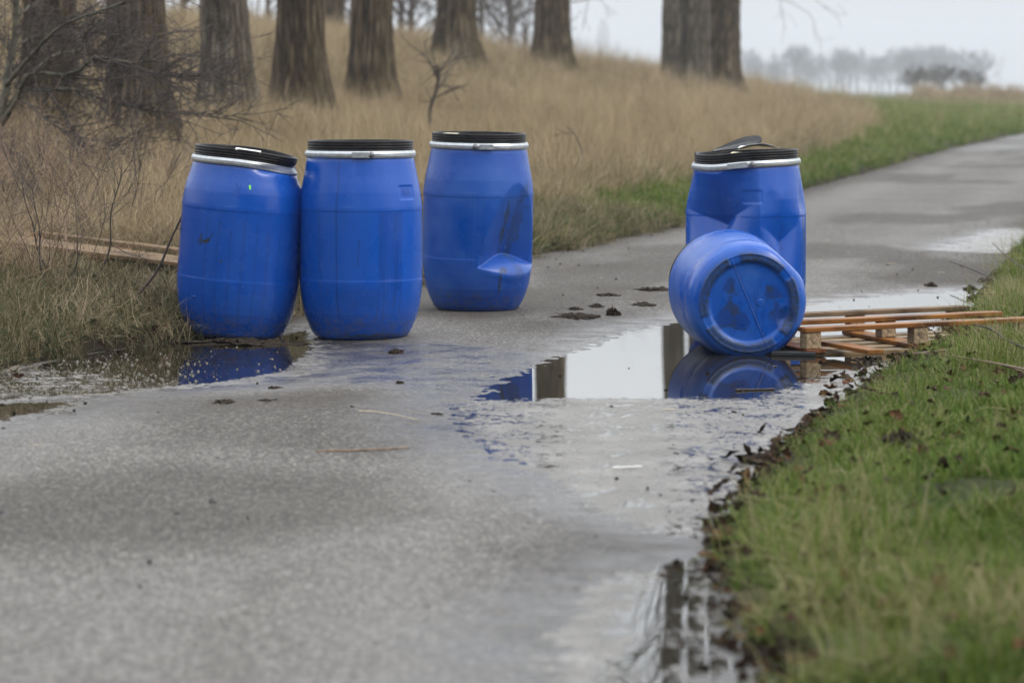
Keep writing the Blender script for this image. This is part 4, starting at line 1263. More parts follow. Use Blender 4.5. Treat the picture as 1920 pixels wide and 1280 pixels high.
# --- barrel 3, stands behind, fold on the lower right
def dent3(TH, Z):
    """folded-in lower right: a hollow running down to an arched crease, a lens-shaped shelf under it"""
    c, hw = R(47), R(46)
    u = np.clip(np.abs(ang(TH - c)) / hw, 0, 1)
    k = 1 - u ** 2
    zc = 0.250 + 0.066 * k
    zl = 0.250 - 0.046 * k
    dep = 0.120 * k ** 0.8
    up = np.clip(1 - (Z - zc) / (0.06 + 0.33 * k), 0, 1) ** 1.2
    dn = np.clip((Z - zl) / np.maximum(zc - zl, 1e-4), 0, 1) ** 1.7
    return -dep * np.where(Z > zc, up, dn * (Z > zl)) + 0.004 * k * np.exp(-((Z - zl + 0.012) / 0.02) ** 2)
p = W(893, 585); p[1] += 0.17
def dirt3(at, TH, z, V):
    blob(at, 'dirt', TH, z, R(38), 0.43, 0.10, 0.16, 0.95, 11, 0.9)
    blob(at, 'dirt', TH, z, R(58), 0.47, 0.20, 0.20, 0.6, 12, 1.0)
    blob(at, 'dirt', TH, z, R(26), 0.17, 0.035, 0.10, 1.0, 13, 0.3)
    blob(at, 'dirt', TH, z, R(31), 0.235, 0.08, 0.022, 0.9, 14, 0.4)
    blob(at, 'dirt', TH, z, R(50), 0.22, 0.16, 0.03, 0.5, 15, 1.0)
    drips(at, TH, z, [(R(30) + 0.07 * q, 0.62, 0.36, 0.03, 0.4) for q in range(7)], 0.008)
    drips(at, TH, z, [(R(34) + 0.06 * q, 0.21, 0.03, 0.02, 0.35) for q in range(6)], 0.007)
    drips(at, TH, z, [(R(-10) + 0.09 * q, 0.66, 0.25, 0.03, 0.2) for q in range(4)], 0.01)
    at['dirt'] = np.maximum(at['dirt'], 0.9 * (1 - smooth((z - 0.004) / 0.006)) * (z > 0.001))
e3, l3, r3 = barrel("barrel", "upright blue barrel standing behind the front pair, folded dent low on its right", (p[0], p[1], rz_at(p)), (R(1.2), R(0.9), 0), PL[2], dent=dent3, dirtfn=dirt3, latch=(0.02, 0.30, -0.06))
o = mk("torn_label", np.array([(-0.185, -0.158, 0.9705), (-0.115, -0.212, 0.9705), (-0.10, -0.19, 0.9725), (-0.165, -0.14, 0.9725), (-0.185, -0.158, 0.969), (-0.115, -0.212, 0.969), (-0.10, -0.19, 0.971), (-0.165, -0.14, 0.971)]),
       [np.array([(0, 1, 2, 3), (7, 6, 5, 4), (0, 4, 5, 1), (1, 5, 6, 2), (2, 6, 7, 3), (3, 7, 4, 0)])], M['cream'], l3, False)

# --- barrel 4, upright at right, big dent, torn lid
def dent4(TH, Z):
    """caved-in upper left: facets meeting in a V-shaped crease, a second knock right of it"""
    a = ang(TH - R(-37))
    u = np.clip(np.where(a < 0, -a / R(62), a / R(46)), 0, 1)
    zc = 0.585 + np.where(a < 0, 0.085, 0.125) * u
    dep = 0.135 * (1 - u ** 1.35)
    up = np.clip(1 - (Z - zc) / (0.285 - 0.06 * u), 0, 1) ** 1.05
    dn = np.clip(1 - (zc - Z) / 0.27, 0, 1) ** 1.25
    d = -dep * np.where(Z > zc, up, dn)
    b = ang(TH - R(33)); v = np.clip(np.abs(b) / R(25), 0, 1)
    z2 = 0.50 + 0.10 * v
    d2 = -0.040 * (1 - v) * np.where(Z > z2, np.clip(1 - (Z - z2) / 0.24, 0, 1) ** 1.2, np.clip(1 - (z2 - Z) / 0.20, 0, 1) ** 1.3)
    c = ang(TH - R(70)); d3 = -0.014 * np.exp(-(c / R(12)) ** 2) * np.exp(-((Z - 0.70) / 0.09) ** 2)
    return d + d2 + d3
def warp4(V):
    V = V.copy()
    V[:, 2] *= 0.962
    V[:, 0] *= 1.035
    up = smooth((V[:, 2] - 0.6) / 0.25)
    V[:, 2] += up * 0.010 * V[:, 0] / 0.25 - up * 0.012 * np.exp(-((V[:, 0] + 0.18) / 0.1) ** 2) * (V[:, 1] < 0)
    return V
p = P(1397, 620, 14.88); p[2] = 0
def dirt4(at, TH, z, V):
    drips(at, TH, z, [(R(68), 0.66, 0.20, 0.06, 0.9), (R(36), 0.60, 0.45, 0.02, 0.5), (R(60), 0.5, 0.3, 0.02, 0.4)], 0.008)
    blob(at, 'dirt', TH, z, R(70), 0.52, 0.05, 0.15, 0.9, 21, 1.0)
    drips(at, TH, z, [(R(-50) + 0.15 * q, 0.80 - 0.02 * q, 0.66, 0.08, 0.3) for q in range(6)], 0.005)
e4, l4, r4 = barrel("barrel", "upright blue barrel at right, caved-in upper left side and torn lid", (p[0], p[1], rz_at(p)), (0, 0, 0), PL[3], dent=dent4, warp=warp4, dirtfn=dirt4, lid='broken', latch=(-0.42, -0.06, 0.03), plaque=(0.02, 0.735), ringsc=1.0, girth=1.03)
# torn lid pieces
def slab(name, top, th, mat, parent):
    top = np.array(top, float); b = top - np.array([0, 0, th]); n = len(top)
    c0, c1 = top.mean(0), b.mean(0)
    V = np.vstack([top, b, [c0], [c1]])
    T = [(2 * n, i, (i + 1) % n) for i in range(n)] + [(2 * n + 1, n + (i + 1) % n, n + i) for i in range(n)]
    Q = [(i, n + i, n + (i + 1) % n, (i + 1) % n) for i in range(n)]
    return mk(name, V, [np.array(T), np.array(Q)], mat, parent, False)
zt = 0.928
fl = []
for q in range(15):
    f = q / 14; a = -1.0 + 2.0 * f
    ex = (1 - abs(a) ** 2.2) ** 0.5
    fl.append((-0.16 + 0.235 * ex * (1 - 0.10 * a), 0.02 + 0.10 * a, zt + 0.004 + 0.050 * ex + 0.040 * (a + 0.4) * ex))
slab("lid_flap", [(x_, y_, z_) for x_, y_, z_ in fl], 0.006, M['lid'], l4)
half = [(0.232 * math.sin(a), -0.232 * math.cos(a), 0.933 + 0.006 * math.cos(a)) for a in np.linspace(-0.35, 3.0, 24)]
slab("lid_half", [(-0.085, -0.205, 0.943)] + half[1:], 0.005, M['lid'], l4)
slab("paper_label", [(-0.055, -0.16, 0.948), (0.0, -0.15, 0.966), (0.075, -0.14, 0.974), (0.15, -0.15, 0.950), (0.11, 0.02, 0.958), (-0.02, 0.03, 0.962)], 0.0015, M['white'], l4)
slab("torn_paper", [(-0.095, -0.222, 0.925), (-0.03, -0.232, 0.928), (-0.045, -0.20, 0.936), (-0.075, -0.20, 0.934)], 0.0015, M['cream'], l4)

# --- barrel 5, lying on its side, underside to the viewer
BOT_SEAM = R(157)
BOT_GAPS = [R(a) for a in (-19, 52, 139, -114)]
BOT_KNOCK = (0.148, 0.062)
BOT_PIP = (0.045, -0.0)
phi, tilt = R(4.6), R(1.8)
ax = Vector((-math.sin(phi) * math.cos(tilt), math.cos(phi) * math.cos(tilt), math.sin(tilt)))
xr = Vector((math.cos(phi), math.sin(phi), 0))
yr = ax.cross(xr)
rotm = Matrix((xr, yr, ax)).transposed()       # local y points down, local -y up
# flip so that local -y (theta 0) points up
base_c = W(1405, 568, 0.232)
LOC5 = np.array([base_c[0], base_c[1], 0.232])
RM5 = np.array(rotm)
def warp5(V):
    Wd = V @ RM5.T + LOC5
    flat = ZW - 0.016
    k = Wd[:, 2] < flat
    Wd[k, 2] = flat - 0.12 * (flat - Wd[k, 2])
    # crushed shoulder on the upper right
    c = np.array([LOC5[0] + 0.24, LOC5[1] + 0.30, LOC5[2] + 0.26])
    d = np.linalg.norm((Wd - c) / np.array([0.22, 0.42, 0.20]), axis=1)
    q = np.clip(1 - d, 0, 1)
    Wd[:, 0] -= 0.040 * smooth(q); Wd[:, 2] -= 0.050 * smooth(q)
    return (Wd - LOC5) @ RM5
def dirt5(at, TH, z, V):
    V = V / np.array([1.16, 1.16, 1]); rr = np.hypot(V[:, 0], V[:, 1]); bot = V[:, 2] < 0.03
    th = np.arctan2(V[:, 0], -V[:, 1])
    x, y = V[:, 0], V[:, 1]
    gap = np.ones_like(th)
    for g in BOT_GAPS: gap *= smooth((np.abs(ang(th - g)) - 0.10) / 0.05)
    n1 = fbm(x * 16, y * 16, seed=55); n2 = fbm(x * 60, y * 60, seed=56)
    at['dirt'] = np.where(bot, 0.95 * smooth((rr - 0.156) / 0.012) * (1 - smooth((rr - 0.196) / 0.012)) * gap * (0.75 + 0.6 * n1), at['dirt'])
    def tri(a, b, c):
        d = sdist(x, y, np.array([a, b, c])) + 0.10 * (n1 - 0.5) + 0.03 * (n2 - 0.5)
        return bot * (1 - smooth((d + 0.006) / 0.020))
    wetp = np.maximum.reduce([tri((-0.075, -0.13), (-0.125, 0.10), (-0.01, 0.105)), tri((0.05, -0.10), (0.135, -0.02), (0.075, -0.02)), tri((0.11, 0.0), (0.08, 0.05), (0.135, 0.09))])
    at['drip'] = np.maximum(at['drip'], 0.60 * wetp)
    at['dirt'] = np.maximum(at['dirt'], 0.80 * wetp * smooth((n1 - 0.42) / 0.15))
    rs = np.random.default_rng(9)
    for q in range(26):
        x0 = -0.12 + 0.24 * rs.random(); y0 = -0.12 + 0.16 * rs.random(); ln = 0.05 + 0.13 * rs.random(); sl = rs.normal(0, 0.25)
        m = bot & (y > y0) & (y < y0 + ln)
        at['drip'] = np.maximum(at['drip'], m * 0.5 * (1 - smooth(np.abs(x - x0 - sl * (y - y0) - 0.003 * np.sin(y * 90)) / 0.0035)))
    sx, sy = math.sin(BOT_SEAM), -math.cos(BOT_SEAM)
    ds = x * (-sy) + y * sx
    at['drip'] = np.maximum(at['drip'], bot * (rr < 0.16) * 0.8 * (1 - smooth(np.abs(ds + 0.004) / 0.004)))
    wz = ((V * np.array([1.16, 1.16, 1])) @ RM5.T + LOC5)[:, 2]
    at['splash'] = np.maximum(0.05 * bot, 0.85 * (1 - smooth((wz - ZW) / 0.05)))
    drips(at, TH, z, [(0.1 + 0.1 * q, 0.62, 0.5, 0.01, 0.2) for q in range(3)])
e5, l5, r5 = barrel("barrel", "blue barrel lying in the puddle with stained underside facing the viewer", tuple(LOC5), (0, 0, 0), PL[4], warp=warp5, dirtfn=dirt5, bottom=True, girth=1.0, ringsc=0.955)
e5.rotation_euler = rotm.to_euler()

# ------------------------------------------------------------------ pallets
def board(name, c, h, mat, parent, bev=0.0025, rz=0.0, sag=0.0):
    mb = MB(); mb.box((0, 0, 0), h, bev)
    o = mb.build(name, M[mat] if isinstance(mat, str) else mat, parent)
    o.location = c; o.rotation_euler = (0, sag, rz)
    return o
pc = W(1512, 615, 0.118)
TH_P = R(18)
pal = empty("pallet", (pc[0], pc[1], -0.020), (R(0.4), R(-1.0), TH_P))
tag(pal, "upturned wooden pallet in the puddle, half pushed into the right verge", 'pallet')
PLN, PWD = 1.17, 0.78
for q in range(5):
    board("deck_board", (PLN / 2, 0.05 + q * (PWD - 0.10) / 4, 0.009), (PLN / 2, 0.045, 0.009), 'plank_pale', pal, rz=0.004 * (q % 3 - 1))
for q, xx in enumerate((0.05, PLN / 2, PLN - 0.05)):
    board("cross_board", (xx, PWD / 2, 0.029), (0.05, PWD / 2 + 0.004, 0.0095), 'plank_red' if q != 1 else 'plank', pal)
yys = (0.04, PWD / 2, PWD - 0.04)
blocks = []
for yi, yy in enumerate(yys):
    for xi, xx in enumerate((0.040, PLN / 2, PLN - 0.040)):
        blocks.append(board("block", (xx, yy, 0.078), (0.0375, 0.0375, 0.0385), 'chip', pal, 0.003))
for yi, yy in enumerate(yys):
    board("runner", (PLN / 2 + (0.012 if yi else 0), yy, 0.1275), (PLN / 2 + 0.006, 0.044, 0.0105), ('plank', 'plank', 'plank_grey')[yi], pal)
# stamp on the front middle block, upside down
cu = bpy.data.curves.new("stamp", 'FONT'); cu.body = "11050"; cu.size = 0.021; cu.align_x = 'CENTER'; cu.extrude = 0.0002
tmp = bpy.data.objects.new("stamp_text", cu); COL.objects.link(tmp)
dg = bpy.context.evaluated_depsgraph_get(); dg.update()
me = bpy.data.meshes.new_from_object(tmp.evaluated_get(dg))
bpy.data.objects.remove(tmp)
me.materials.clear(); me.materials.append(M['ink'])
so = bpy.data.objects.new("stamp", me); COL.objects.link(so); so.parent = blocks[1]
so.location = (0.004, -0.0379, 0.0135); so.rotation_euler = (R(90), R(180), 0); so.scale = (1.0, 1.0, 1)
# loose board across the pallet
a, b = W(1549, 638, 0.045), W(1642, 657, 0.040)
dv = b - a; ln = float(np.hypot(dv[0], dv[1]))
mid = (a + b) / 2
o = board("loose_board", (mid[0], mid[1], 0.034), (ln / 2, 0.042, 0.010), 'plank', None, rz=math.atan2(dv[1], dv[0]))
tag(o, "loose short board lying across the upturned pallet", 'board')
# thin black board end under the front-left pallet corner
a, b = W(1455, 660, 0.0), W(1520, 664, 0.0)
dv = b - a; mid = (a + b) / 2
o = board("wet_board", (mid[0], mid[1] - 0.02, 0.000), (0.10, 0.035, 0.009), M['scuff'], None, rz=R(-8))
tag(o, "black wet board between lying barrel and pallet corner", 'board')

# left pallet in the grass
a = PALA; b = PALB
dv = b - a; ln = float(np.hypot(dv[0], dv[1])); rz = math.atan2(dv[1], dv[0]); mid = (a + b) / 2
pl2 = empty("pallet", (mid[0], mid[1], mid[2] + 0.0), (R(2), -math.atan2(dv[2], ln), rz))
tag(pl2, "weathered pallet lying in the dry grass behind the leftmost barrel", 'pallet')
ln = max(ln, 1.1)
for q in range(4):
    board("deck_board", (0.02 * (q % 2), (0.0, 0.1045, 0.209, 0.60)[q], 0.135), (ln / 2, 0.051, 0.011), 'plank_grey', pl2, rz=0.006 * (q - 1))
for xx in (-ln / 2 + 0.06, 0.0, ln / 2 - 0.06):
    board("cross_board", (xx, 0.30, 0.112), (0.05, 0.37, 0.0105), 'plank_red', pl2)
    for yy in (0.0, 0.30, 0.60):
        board("block", (xx, yy, 0.062), (0.05, 0.04, 0.039), 'chip', pl2)
for yy in (0.0, 0.30, 0.60):
    board("runner", (0, yy, 0.011), (ln / 2, 0.045, 0.011), 'plank', pl2)

# ------------------------------------------------------------------ thorn bush, saplings, twigs
def curve_pts(pts, n=6):
    pts = np.asarray(pts, float)
    k = len(pts); out = []
    for i in range(k - 1):
        p0, p1, p2, p3 = pts[max(i - 1, 0)], pts[i], pts[i + 1], pts[min(i + 2, k - 1)]
        for f in np.linspace(0, 1, n, endpoint=False):
            out.append(0.5 * ((2 * p1) + (-p0 + p2) * f + (2 * p0 - 5 * p1 + 4 * p2 - p3) * f * f + (-p0 + 3 * p1 - 3 * p2 + p3) * f ** 3))
    out.append(pts[-1]); return np.array(out)
BY = 22.0
rs = np.random.default_rng(77)
bush = empty("thorn_bush", (0, 0, 0))
bb = P(-6, 300, BY); bb[2] = H(bb[0], bb[1])
bush.location = bb
tag(bush, "bare dark thorn bush reaching in from the left border", 'bush')
BR_ = [
 ([(-6, 330, 0), (0, 230, 0), (14, 150, 0.05), (22, 100, 0.1), (30, 40, 0.1), (30, -60, 0.0)], 0.040, 0.022),
 ([(12, 160, 0.0), (45, 120, -0.2), (80, 80, -0.5), (125, 45, -0.7), (210, 12, -0.9), (300, -30, -1.2)], 0.020, 0.006),
 ([(26, 90, 0.1), (60, 70, 0.3), (110, 60, 0.5), (190, 45, 0.8)], 0.012, 0.004),
 ([(30, 30, 0.1), (60, 12, 0.3), (110, -20, 0.5)], 0.016, 0.008),
 ([(0, 235, 0), (30, 190, -0.2), (42, 160, -0.3), (60, 138, -0.4), (130, 140, -0.6), (165, 118, -0.8), (185, 108, -0.9), (250, 118, -1.1), (330, 100, -1.4)], 0.024, 0.004),
 ([(0, 225, 0), (40, 172, 0.1), (80, 170, 0.1), (140, 168, 0.0), (190, 185, -0.1), (255, 202, -0.3), (330, 212, -0.5), (420, 220, -0.6)], 0.017, 0.003),
 ([(160, 120, -0.8), (158, 90, -0.7), (146, 72, -0.6), (170, 60, -0.5), (205, 62, -0.4)], 0.010, 0.004),
 ([(50, 145, -0.3), (90, 108, 0.2), (140, 96, 0.4), (210, 92, 0.6), (270, 70, 0.8), (340, 60, 1.0)], 0.012, 0.003),
 ([(120, 142, -0.6), (190, 150, -0.5), (270, 140, -0.3), (345, 142, -0.1), (400, 138, 0.1)], 0.010, 0.003),
 ([(180, 110, -0.9), (240, 125, -1.1), (300, 140, -1.3), (360, 150, -1.4)], 0.009, 0.003),
 ([(2, 215, 0.1), (-20, 130, 0.4), (-30, 40, 0.5), (-20, -60, 0.6)], 0.022, 0.012),
 ([(90, 170, 0.1), (130, 230, -0.4), (150, 270, -0.7), (190, 300, -0.9)], 0.009, 0.003),
 ([(30, 185, -0.1), (60, 200, -0.5), (110, 240, -0.9), (170, 262, -1.2), (220, 275, -1.4)], 0.010, 0.003),
 ([(20, 100, 0.1), (-10, 60, 0.2), (-60, 30, 0.2)], 0.012, 0.004),
]
def thin_twig(mb, p, d, ln, r, depth, rs):
    k = 4; pts = [p]; dd = d / np.linalg.norm(d)
    for i in range(k):
        dd = dd + rs.normal(0, 0.11, 3); dd /= np.linalg.norm(dd)
        pts.append(pts[-1] + dd * ln / k)
    pts = np.array(pts)
    mb.tube(pts, np.linspace(r, r * 0.5, k + 1), 4, cap=False)
    if depth:
        for q in range(rs.integers(2, 5)):
            i = rs.integers(1, k + 1)
            nd = (pts[i] - pts[i - 1]); nd /= np.linalg.norm(nd)
            nd = nd * 0.8 + rs.normal(0, 0.7, 3)
            thin_twig(mb, pts[i], nd, ln * (0.3 + 0.35 * rs.random()), r * 0.65, depth - 1, rs)
tw = MB()
for pts, r0, r1 in BR_:
    w3 = curve_pts([P(a, b, BY + c) - bb for a, b, c in pts])
    mb = MB(); mb.tube(w3 + rs.normal(0, 0.004, w3.shape), np.linspace(r0, r1, len(w3)), 8)
    mb.build("branch", M['thorn_lit'] if r0 > 0.011 else M['thorn'], bush, True)
    n = int(len(w3) * 1.35)
    for q in range(n):
        f = (0.2 + 0.8 * rs.random()) * (len(w3) - 1); i = int(min(f, len(w3) - 2))
        p0 = w3[i] + (w3[i + 1] - w3[i]) * (f - i)
        d = (w3[i + 1] - w3[i]); d /= np.linalg.norm(d)
        d = d * 0.9 + rs.normal(0, 0.55, 3) + np.array([0.35, 0, -0.05])
        thin_twig(tw, p0, d, 0.18 + 0.42 * rs.random(), 0.0042, 2, rs)
tw.build("twigs", M['thorn'], bush, True)["kind"] = "stuff"

def sapling(pts, r0, r1, label, Yv=None, twigs=5, cat='sapling', name="sapling", tl=0.25, mat='twig', lift=0.0, base=None, sub=1):
    b0 = base if base is not None else hit(pts[0][0], pts[0][1], lift)
    Yb = b0[1]
    w3 = curve_pts([b0] + [P(a, b, Yb + (c[0] if c else 0)) for a, b, *c in pts[1:]], 5)
    w3 = np.vstack([[w3[0] - np.array([0, 0, 0.05])], w3])
    e = empty(name, b0); tag(e, label, cat)
    mb = MB(); mb.tube(w3 - b0, np.linspace(r0, r1, len(w3)), 7); mb.build("stem", M[mat], e, True)
    if twigs:
        mb = MB()
        for q in range(twigs):
            i = rs.integers(len(w3) // 3, len(w3) - 1)
            d = (w3[i + 1] - w3[i]); d /= np.linalg.norm(d)
            thin_twig(mb, w3[i] - b0, d + rs.normal(0, 0.7, 3), tl * (0.5 + rs.random()), r1 * 0.9, sub, rs)
        mb.build("twigs", M[mat], e, True)["kind"] = "stuff"
    return e
sapling([(808, 262), (806, 215), (811, 190), (820, 165), (822, 145), (824, 122)], 0.028, 0.011, "small bare sapling on the slope between the rear barrel and crest trunk", twigs=14, tl=0.42, lift=0.15)
sapling([(1100, 352), (1096, 310), (1088, 275), (1076, 250), (1062, 238)], 0.010, 0.004, "thin leaning dead stem in the dry grass right of the rear barrel", twigs=2, tl=0.2)
sapling([(604, 300), (600, 262), (612, 236)], 0.009, 0.004, "dark twig sticking up behind the lid of the second barrel", twigs=3, tl=0.12, mat='thorn')
TW = [
 ([(172, 540), (205, 470), (208, 400), (225, 340), (228, 312)], 0.006, "tall dark twig left of the leftmost barrel, curving over the pallet", 3),
 ([(118, 545), (75, 480), (62, 420), (48, 380), (40, 330)], 0.0055, "dark forked twig rising from the matted grass at far left", 4),
 ([(95, 560), (76, 500), (74, 430), (66, 390), (60, 350)], 0.005, "thin twin twig beside the forked one at far left", 3),
 ([(238, 575), (292, 512), (320, 450), (345, 395), (356, 350)], 0.008, "thick twig leaning towards the leftmost barrel", 1),
 ([(95, 555), (140, 505), (145, 450), (143, 400)], 0.004, "short thin twig in front of the weathered pallet", 2),
 ([(322, 550), (334, 520), (350, 480), (372, 440)], 0.005, "twig pressed against the side of the leftmost barrel", 0),
]
for pts, r0, lab, nt in TW:
    sapling(pts, r0, r0 * 0.4, lab, twigs=nt, tl=0.22, mat='thorn', name="twig", cat='twig', sub=1)

def lying(name, pts, z, r0, r1, mat, label, cat, twigs=0):
    w = [W(a, b, zz) for (a, b), zz in zip(pts, z)]
    b0 = w[0]
    w3 = curve_pts(w, 5)
    e = empty(name, b0); tag(e, label, cat)
    mb = MB(); mb.tube(w3 - b0 + rs.normal(0, r0 * 0.15, w3.shape), np.linspace(r0, r1, len(w3)), 7); mb.build("stem", M[mat], e, True)
    if twigs:
        mb = MB()
        for q in range(twigs):
            i = rs.integers(1, len(w3) - 1); d = w3[i + 1] - w3[i]; d /= np.linalg.norm(d)
            thin_twig(mb, w3[i] - b0, d + rs.normal(0, 0.35, 3) * np.array([1, 1, 0.4]), 0.2, r1, 0, rs)
        mb.build("twigs", M[mat], e, True)["kind"] = "stuff"
lying("stick", [(592, 846), (660, 844), (720, 841), (768, 838)], (0.004,) * 4, 0.0045, 0.003, 'stick', "thin reddish stick lying on the dry asphalt in the middle", 'stick')
lying("straw", [(672, 770), (710, 772), (745, 778), (782, 786)], (0.003,) * 4, 0.0022, 0.0015, 'straw_bit', "long pale straw on the asphalt above the reddish stick", 'straw')
lying("stick", [(1380, 731), (1405, 730), (1452, 729)], (-0.006,) * 3, 0.006, 0.004, 'thorn', "short black stick floating in the puddle below the lying barrel", 'stick')
lying("straw", [(1150, 876), (1175, 875), (1204, 874)], (-0.004,) * 3, 0.003, 0.002, 'white', "white stalk lying in the puddle scum", 'stalk')
lying("branch", [(1712, 662), (1790, 668), (1860, 680), (1960, 700)], (0.07, 0.09, 0.10, 0.11), 0.0025, 0.006, 'stick', "long bare branch lying on the verge below the pallet", 'branch', 5)
lying("branch", [(1782, 490), (1830, 508), (1872, 528), (1905, 545)], (0.10, 0.10, 0.10, 0.08), 0.003, 0.006, 'thorn', "thin twig jutting from the verge over the far road edge", 'twig', 1)
lying("branch", [(1862, 456), (1885, 478), (1915, 500), (1940, 512)], (0.14, 0.13, 0.12, 0.1), 0.003, 0.006, 'thorn', "upper thin twig jutting from the verge at the right border", 'twig', 0)
lying("branch", [(1855, 612), (1885, 635), (1915, 650), (1950, 662)], (0.16, 0.15, 0.13, 0.11), 0.004, 0.006, 'thorn', "dark twig in the straw below the pallet's right end", 'twig', 1)

# ------------------------------------------------------------------ mud, pebbles, leaves, foam
def clod(px, py, wpx, hpx, label, name="mud_clod", cat='mud clod', mat='mud', deep=1.6, seed=0):
    c = W(px, py)
    sx = wpx * c[1] / F / 2; sz = max(hpx * c[1] / F, 0.006); sy = sx * deep
    n, k = 44, 18
    u = np.linspace(0, math.pi / 2, k); a = np.linspace(0, 2 * math.pi, n, endpoint=False)
    Uu, A = np.meshgrid(u, a, indexing='ij')
    q = np.clip(0.85 + 1.3 * (fbm(np.cos(A) * 3.4 * np.sin(Uu) + seed, np.sin(A) * 3.4 * np.sin(Uu), np.cos(Uu) * 2 + seed, seed=seed, oct=4) - 0.5) * 2, 0.2, 2)
    X = sx * np.sin(Uu) * np.cos(A) * q; Yq = sy * np.sin(Uu) * np.sin(A) * q
    Z = sz * np.cos(Uu) ** 0.8 * np.clip(2.6 * fbm(np.cos(A) * 9 * np.sin(Uu) + seed * 3, np.sin(A) * 9 * np.sin(Uu), 0, seed=seed + 5) - 0.55, 0.1, 2) - 0.004
    i, j = np.meshgrid(np.arange(k - 1), np.arange(n), indexing='ij'); j2 = (j + 1) % n
    Q = np.stack([i * n + j, (i + 1) * n + j, (i + 1) * n + j2, i * n + j2], -1).reshape(-1, 4)
    o = mk(name, np.stack([X, Yq, Z], -1).reshape(-1, 3), Q, M[mat], None, True)
    o.location = (c[0], c[1], rz_at(c)); tag(o, label, cat)
clod(1150, 591, 26, 14, "round dark mud lump on the asphalt left of the lying barrel", deep=1.0, seed=1)
clod(1078, 594, 74, 6, "long flat mud smear left of the round mud lump", seed=2)
clod(1078, 582, 26, 5, "small mud crumb above the long flat smear", seed=3)
clod(1118, 577, 28, 6, "flat mud patch between smear and round lump, farther off", seed=4)
clod(1205, 573, 50, 5, "thin mud streak near the left edge of the lying barrel", seed=5)
clod(1225, 546, 60, 6, "thin farther mud streak beside the dented right barrel", seed=6)
clod(1140, 556, 46, 5, "faint mud streak in the road middle, farthest of the smears", seed=7)
clod(742, 661, 30, 8, "mud lump below the second barrel", seed=8)
clod(420, 755, 42, 6, "dark mud patch on the asphalt below the left puddle", seed=9)
clod(500, 753, 40, 4, "flat mud patch right of the dark one below the left puddle", seed=10)
clod(820, 772, 26, 4, "small dark mud flake on the asphalt left of the puddle scum", seed=11)
clod(750, 717, 14, 6, "tiny dark crumb below the wet film in the middle", seed=12)
clod(515, 725, 34, 4, "thin mud flake at the edge of the left puddle", seed=13)
clod(398, 947, 16, 9, "grey pebble on the near asphalt, right one of two", "pebble", 'pebble', 'stone', 1.0, 14)
clod(334, 967, 11, 7, "dark pebble on the near asphalt, left one of two", "pebble", 'pebble', 'stone', 1.0, 15)
clod(4, 966, 14, 8, "dark pebble at the left border of the road", "pebble", 'pebble', 'stone', 1.0, 16)
clod(1820, 540, 24, 8, "dark mud lump at the far corner of the main puddle", seed=17)
clod(1745, 535, 22, 7, "mud lump on the far puddle edge above the pallet", seed=18)
clod(1010, 822, 22, 5, "dark clot in the puddle scum", seed=19)
clod(1700, 668, 30, 12, "wet mud lump between pallet and grass", seed=20)
clod(1630, 672, 60, 9, "dark mud heap in front of the pallet", seed=21)
clod(450, 640, 200, 10, "dark mud ridge at the foot of the leftmost barrel", deep=0.5, seed=22)
clod(1420, 860, 70, 14, "dark mud heap at the verge edge under the leaves", deep=1.5, seed=23)
clod(1700, 858, 70, 22, "clump of dark dead stuff in the middle of the verge", deep=1.2, seed=24)
bpy.context.scene.objects[-1 if False else 0]
for o in scn.objects:
    if o.get("label", "").startswith("clump of dark dead stuff"):
        c = hit(1690, 852); o.location = c + np.array([0, 0, 0.03])

# dead leaves
def leaf_mesh(seed, link=False):
    rs = np.random.default_rng(seed)
    n = 9; ln = 1.0
    V, Q, C = [], [], []
    curl = rs.normal(0.5, 0.5); fold = 0.25 + 0.5 * rs.random()
    for i in range(n):
        f = i / (n - 1)
        w = 0.36 * math.sin(math.pi * min(1, f * 0.93 + 0.05)) ** 0.7 * (1 + 0.25 * math.sin(f * 19 + seed))
        a = curl * (f - 0.3)
        x = f - 0.5; z = 0.22 * curl * (f - 0.5) ** 2 + 0.06 * math.sin(f * 7 + seed)
        for k, q in enumerate((-1, -0.5, 0, 0.5, 1)):
            V.append((x, q * w, z + abs(q) ** 1.3 * w * fold * (1 + 0.3 * math.sin(f * 11 + q * 3 + seed)) + 0.12))
            C.append(0.5 + 0.25 * rs.normal())
    for i in range(n - 1):
        for k in range(4):
            Q.append((i * 5 + k, i * 5 + k + 1, (i + 1) * 5 + k + 1, (i + 1) * 5 + k))
    return np.array(V), np.array(Q), np.array(C)
LEAF = []
for k in range(6):
    V, Q, C = leaf_mesh(k)
    LEAF.append(mk("dead_leaf", V, Q, M['leaf'], None, True, {'c': C}, link=False))
rs = np.random.default_rng(31)
LP = [(1370, 855), (1385, 862), (1400, 850), (1415, 866), (1430, 846), (1445, 858), (1378, 880), (1395, 892), (1360, 905), (1345, 920), (1350, 940), (1338, 955), (1375, 928), (1390, 912), (1345, 975), (1330, 1000), (1350, 1010), (1365, 990),
      (1460, 838), (1475, 830), (1490, 842), (1505, 826), (1465, 822), (1515, 800), (1530, 792), (1545, 780), (1560, 770), (1475, 808), (1570, 712), (1580, 704), (1612, 704), (1625, 700), (1640, 712), (1590, 718), (1672, 672), (1610, 690), (1545, 735), (1555, 728), (1432, 805), (1340, 1030), (1325, 1048),
      (1355, 1040), (1425, 880), (1440, 872), (1405, 905), (1650, 730), (1690, 655), (1600, 740)]
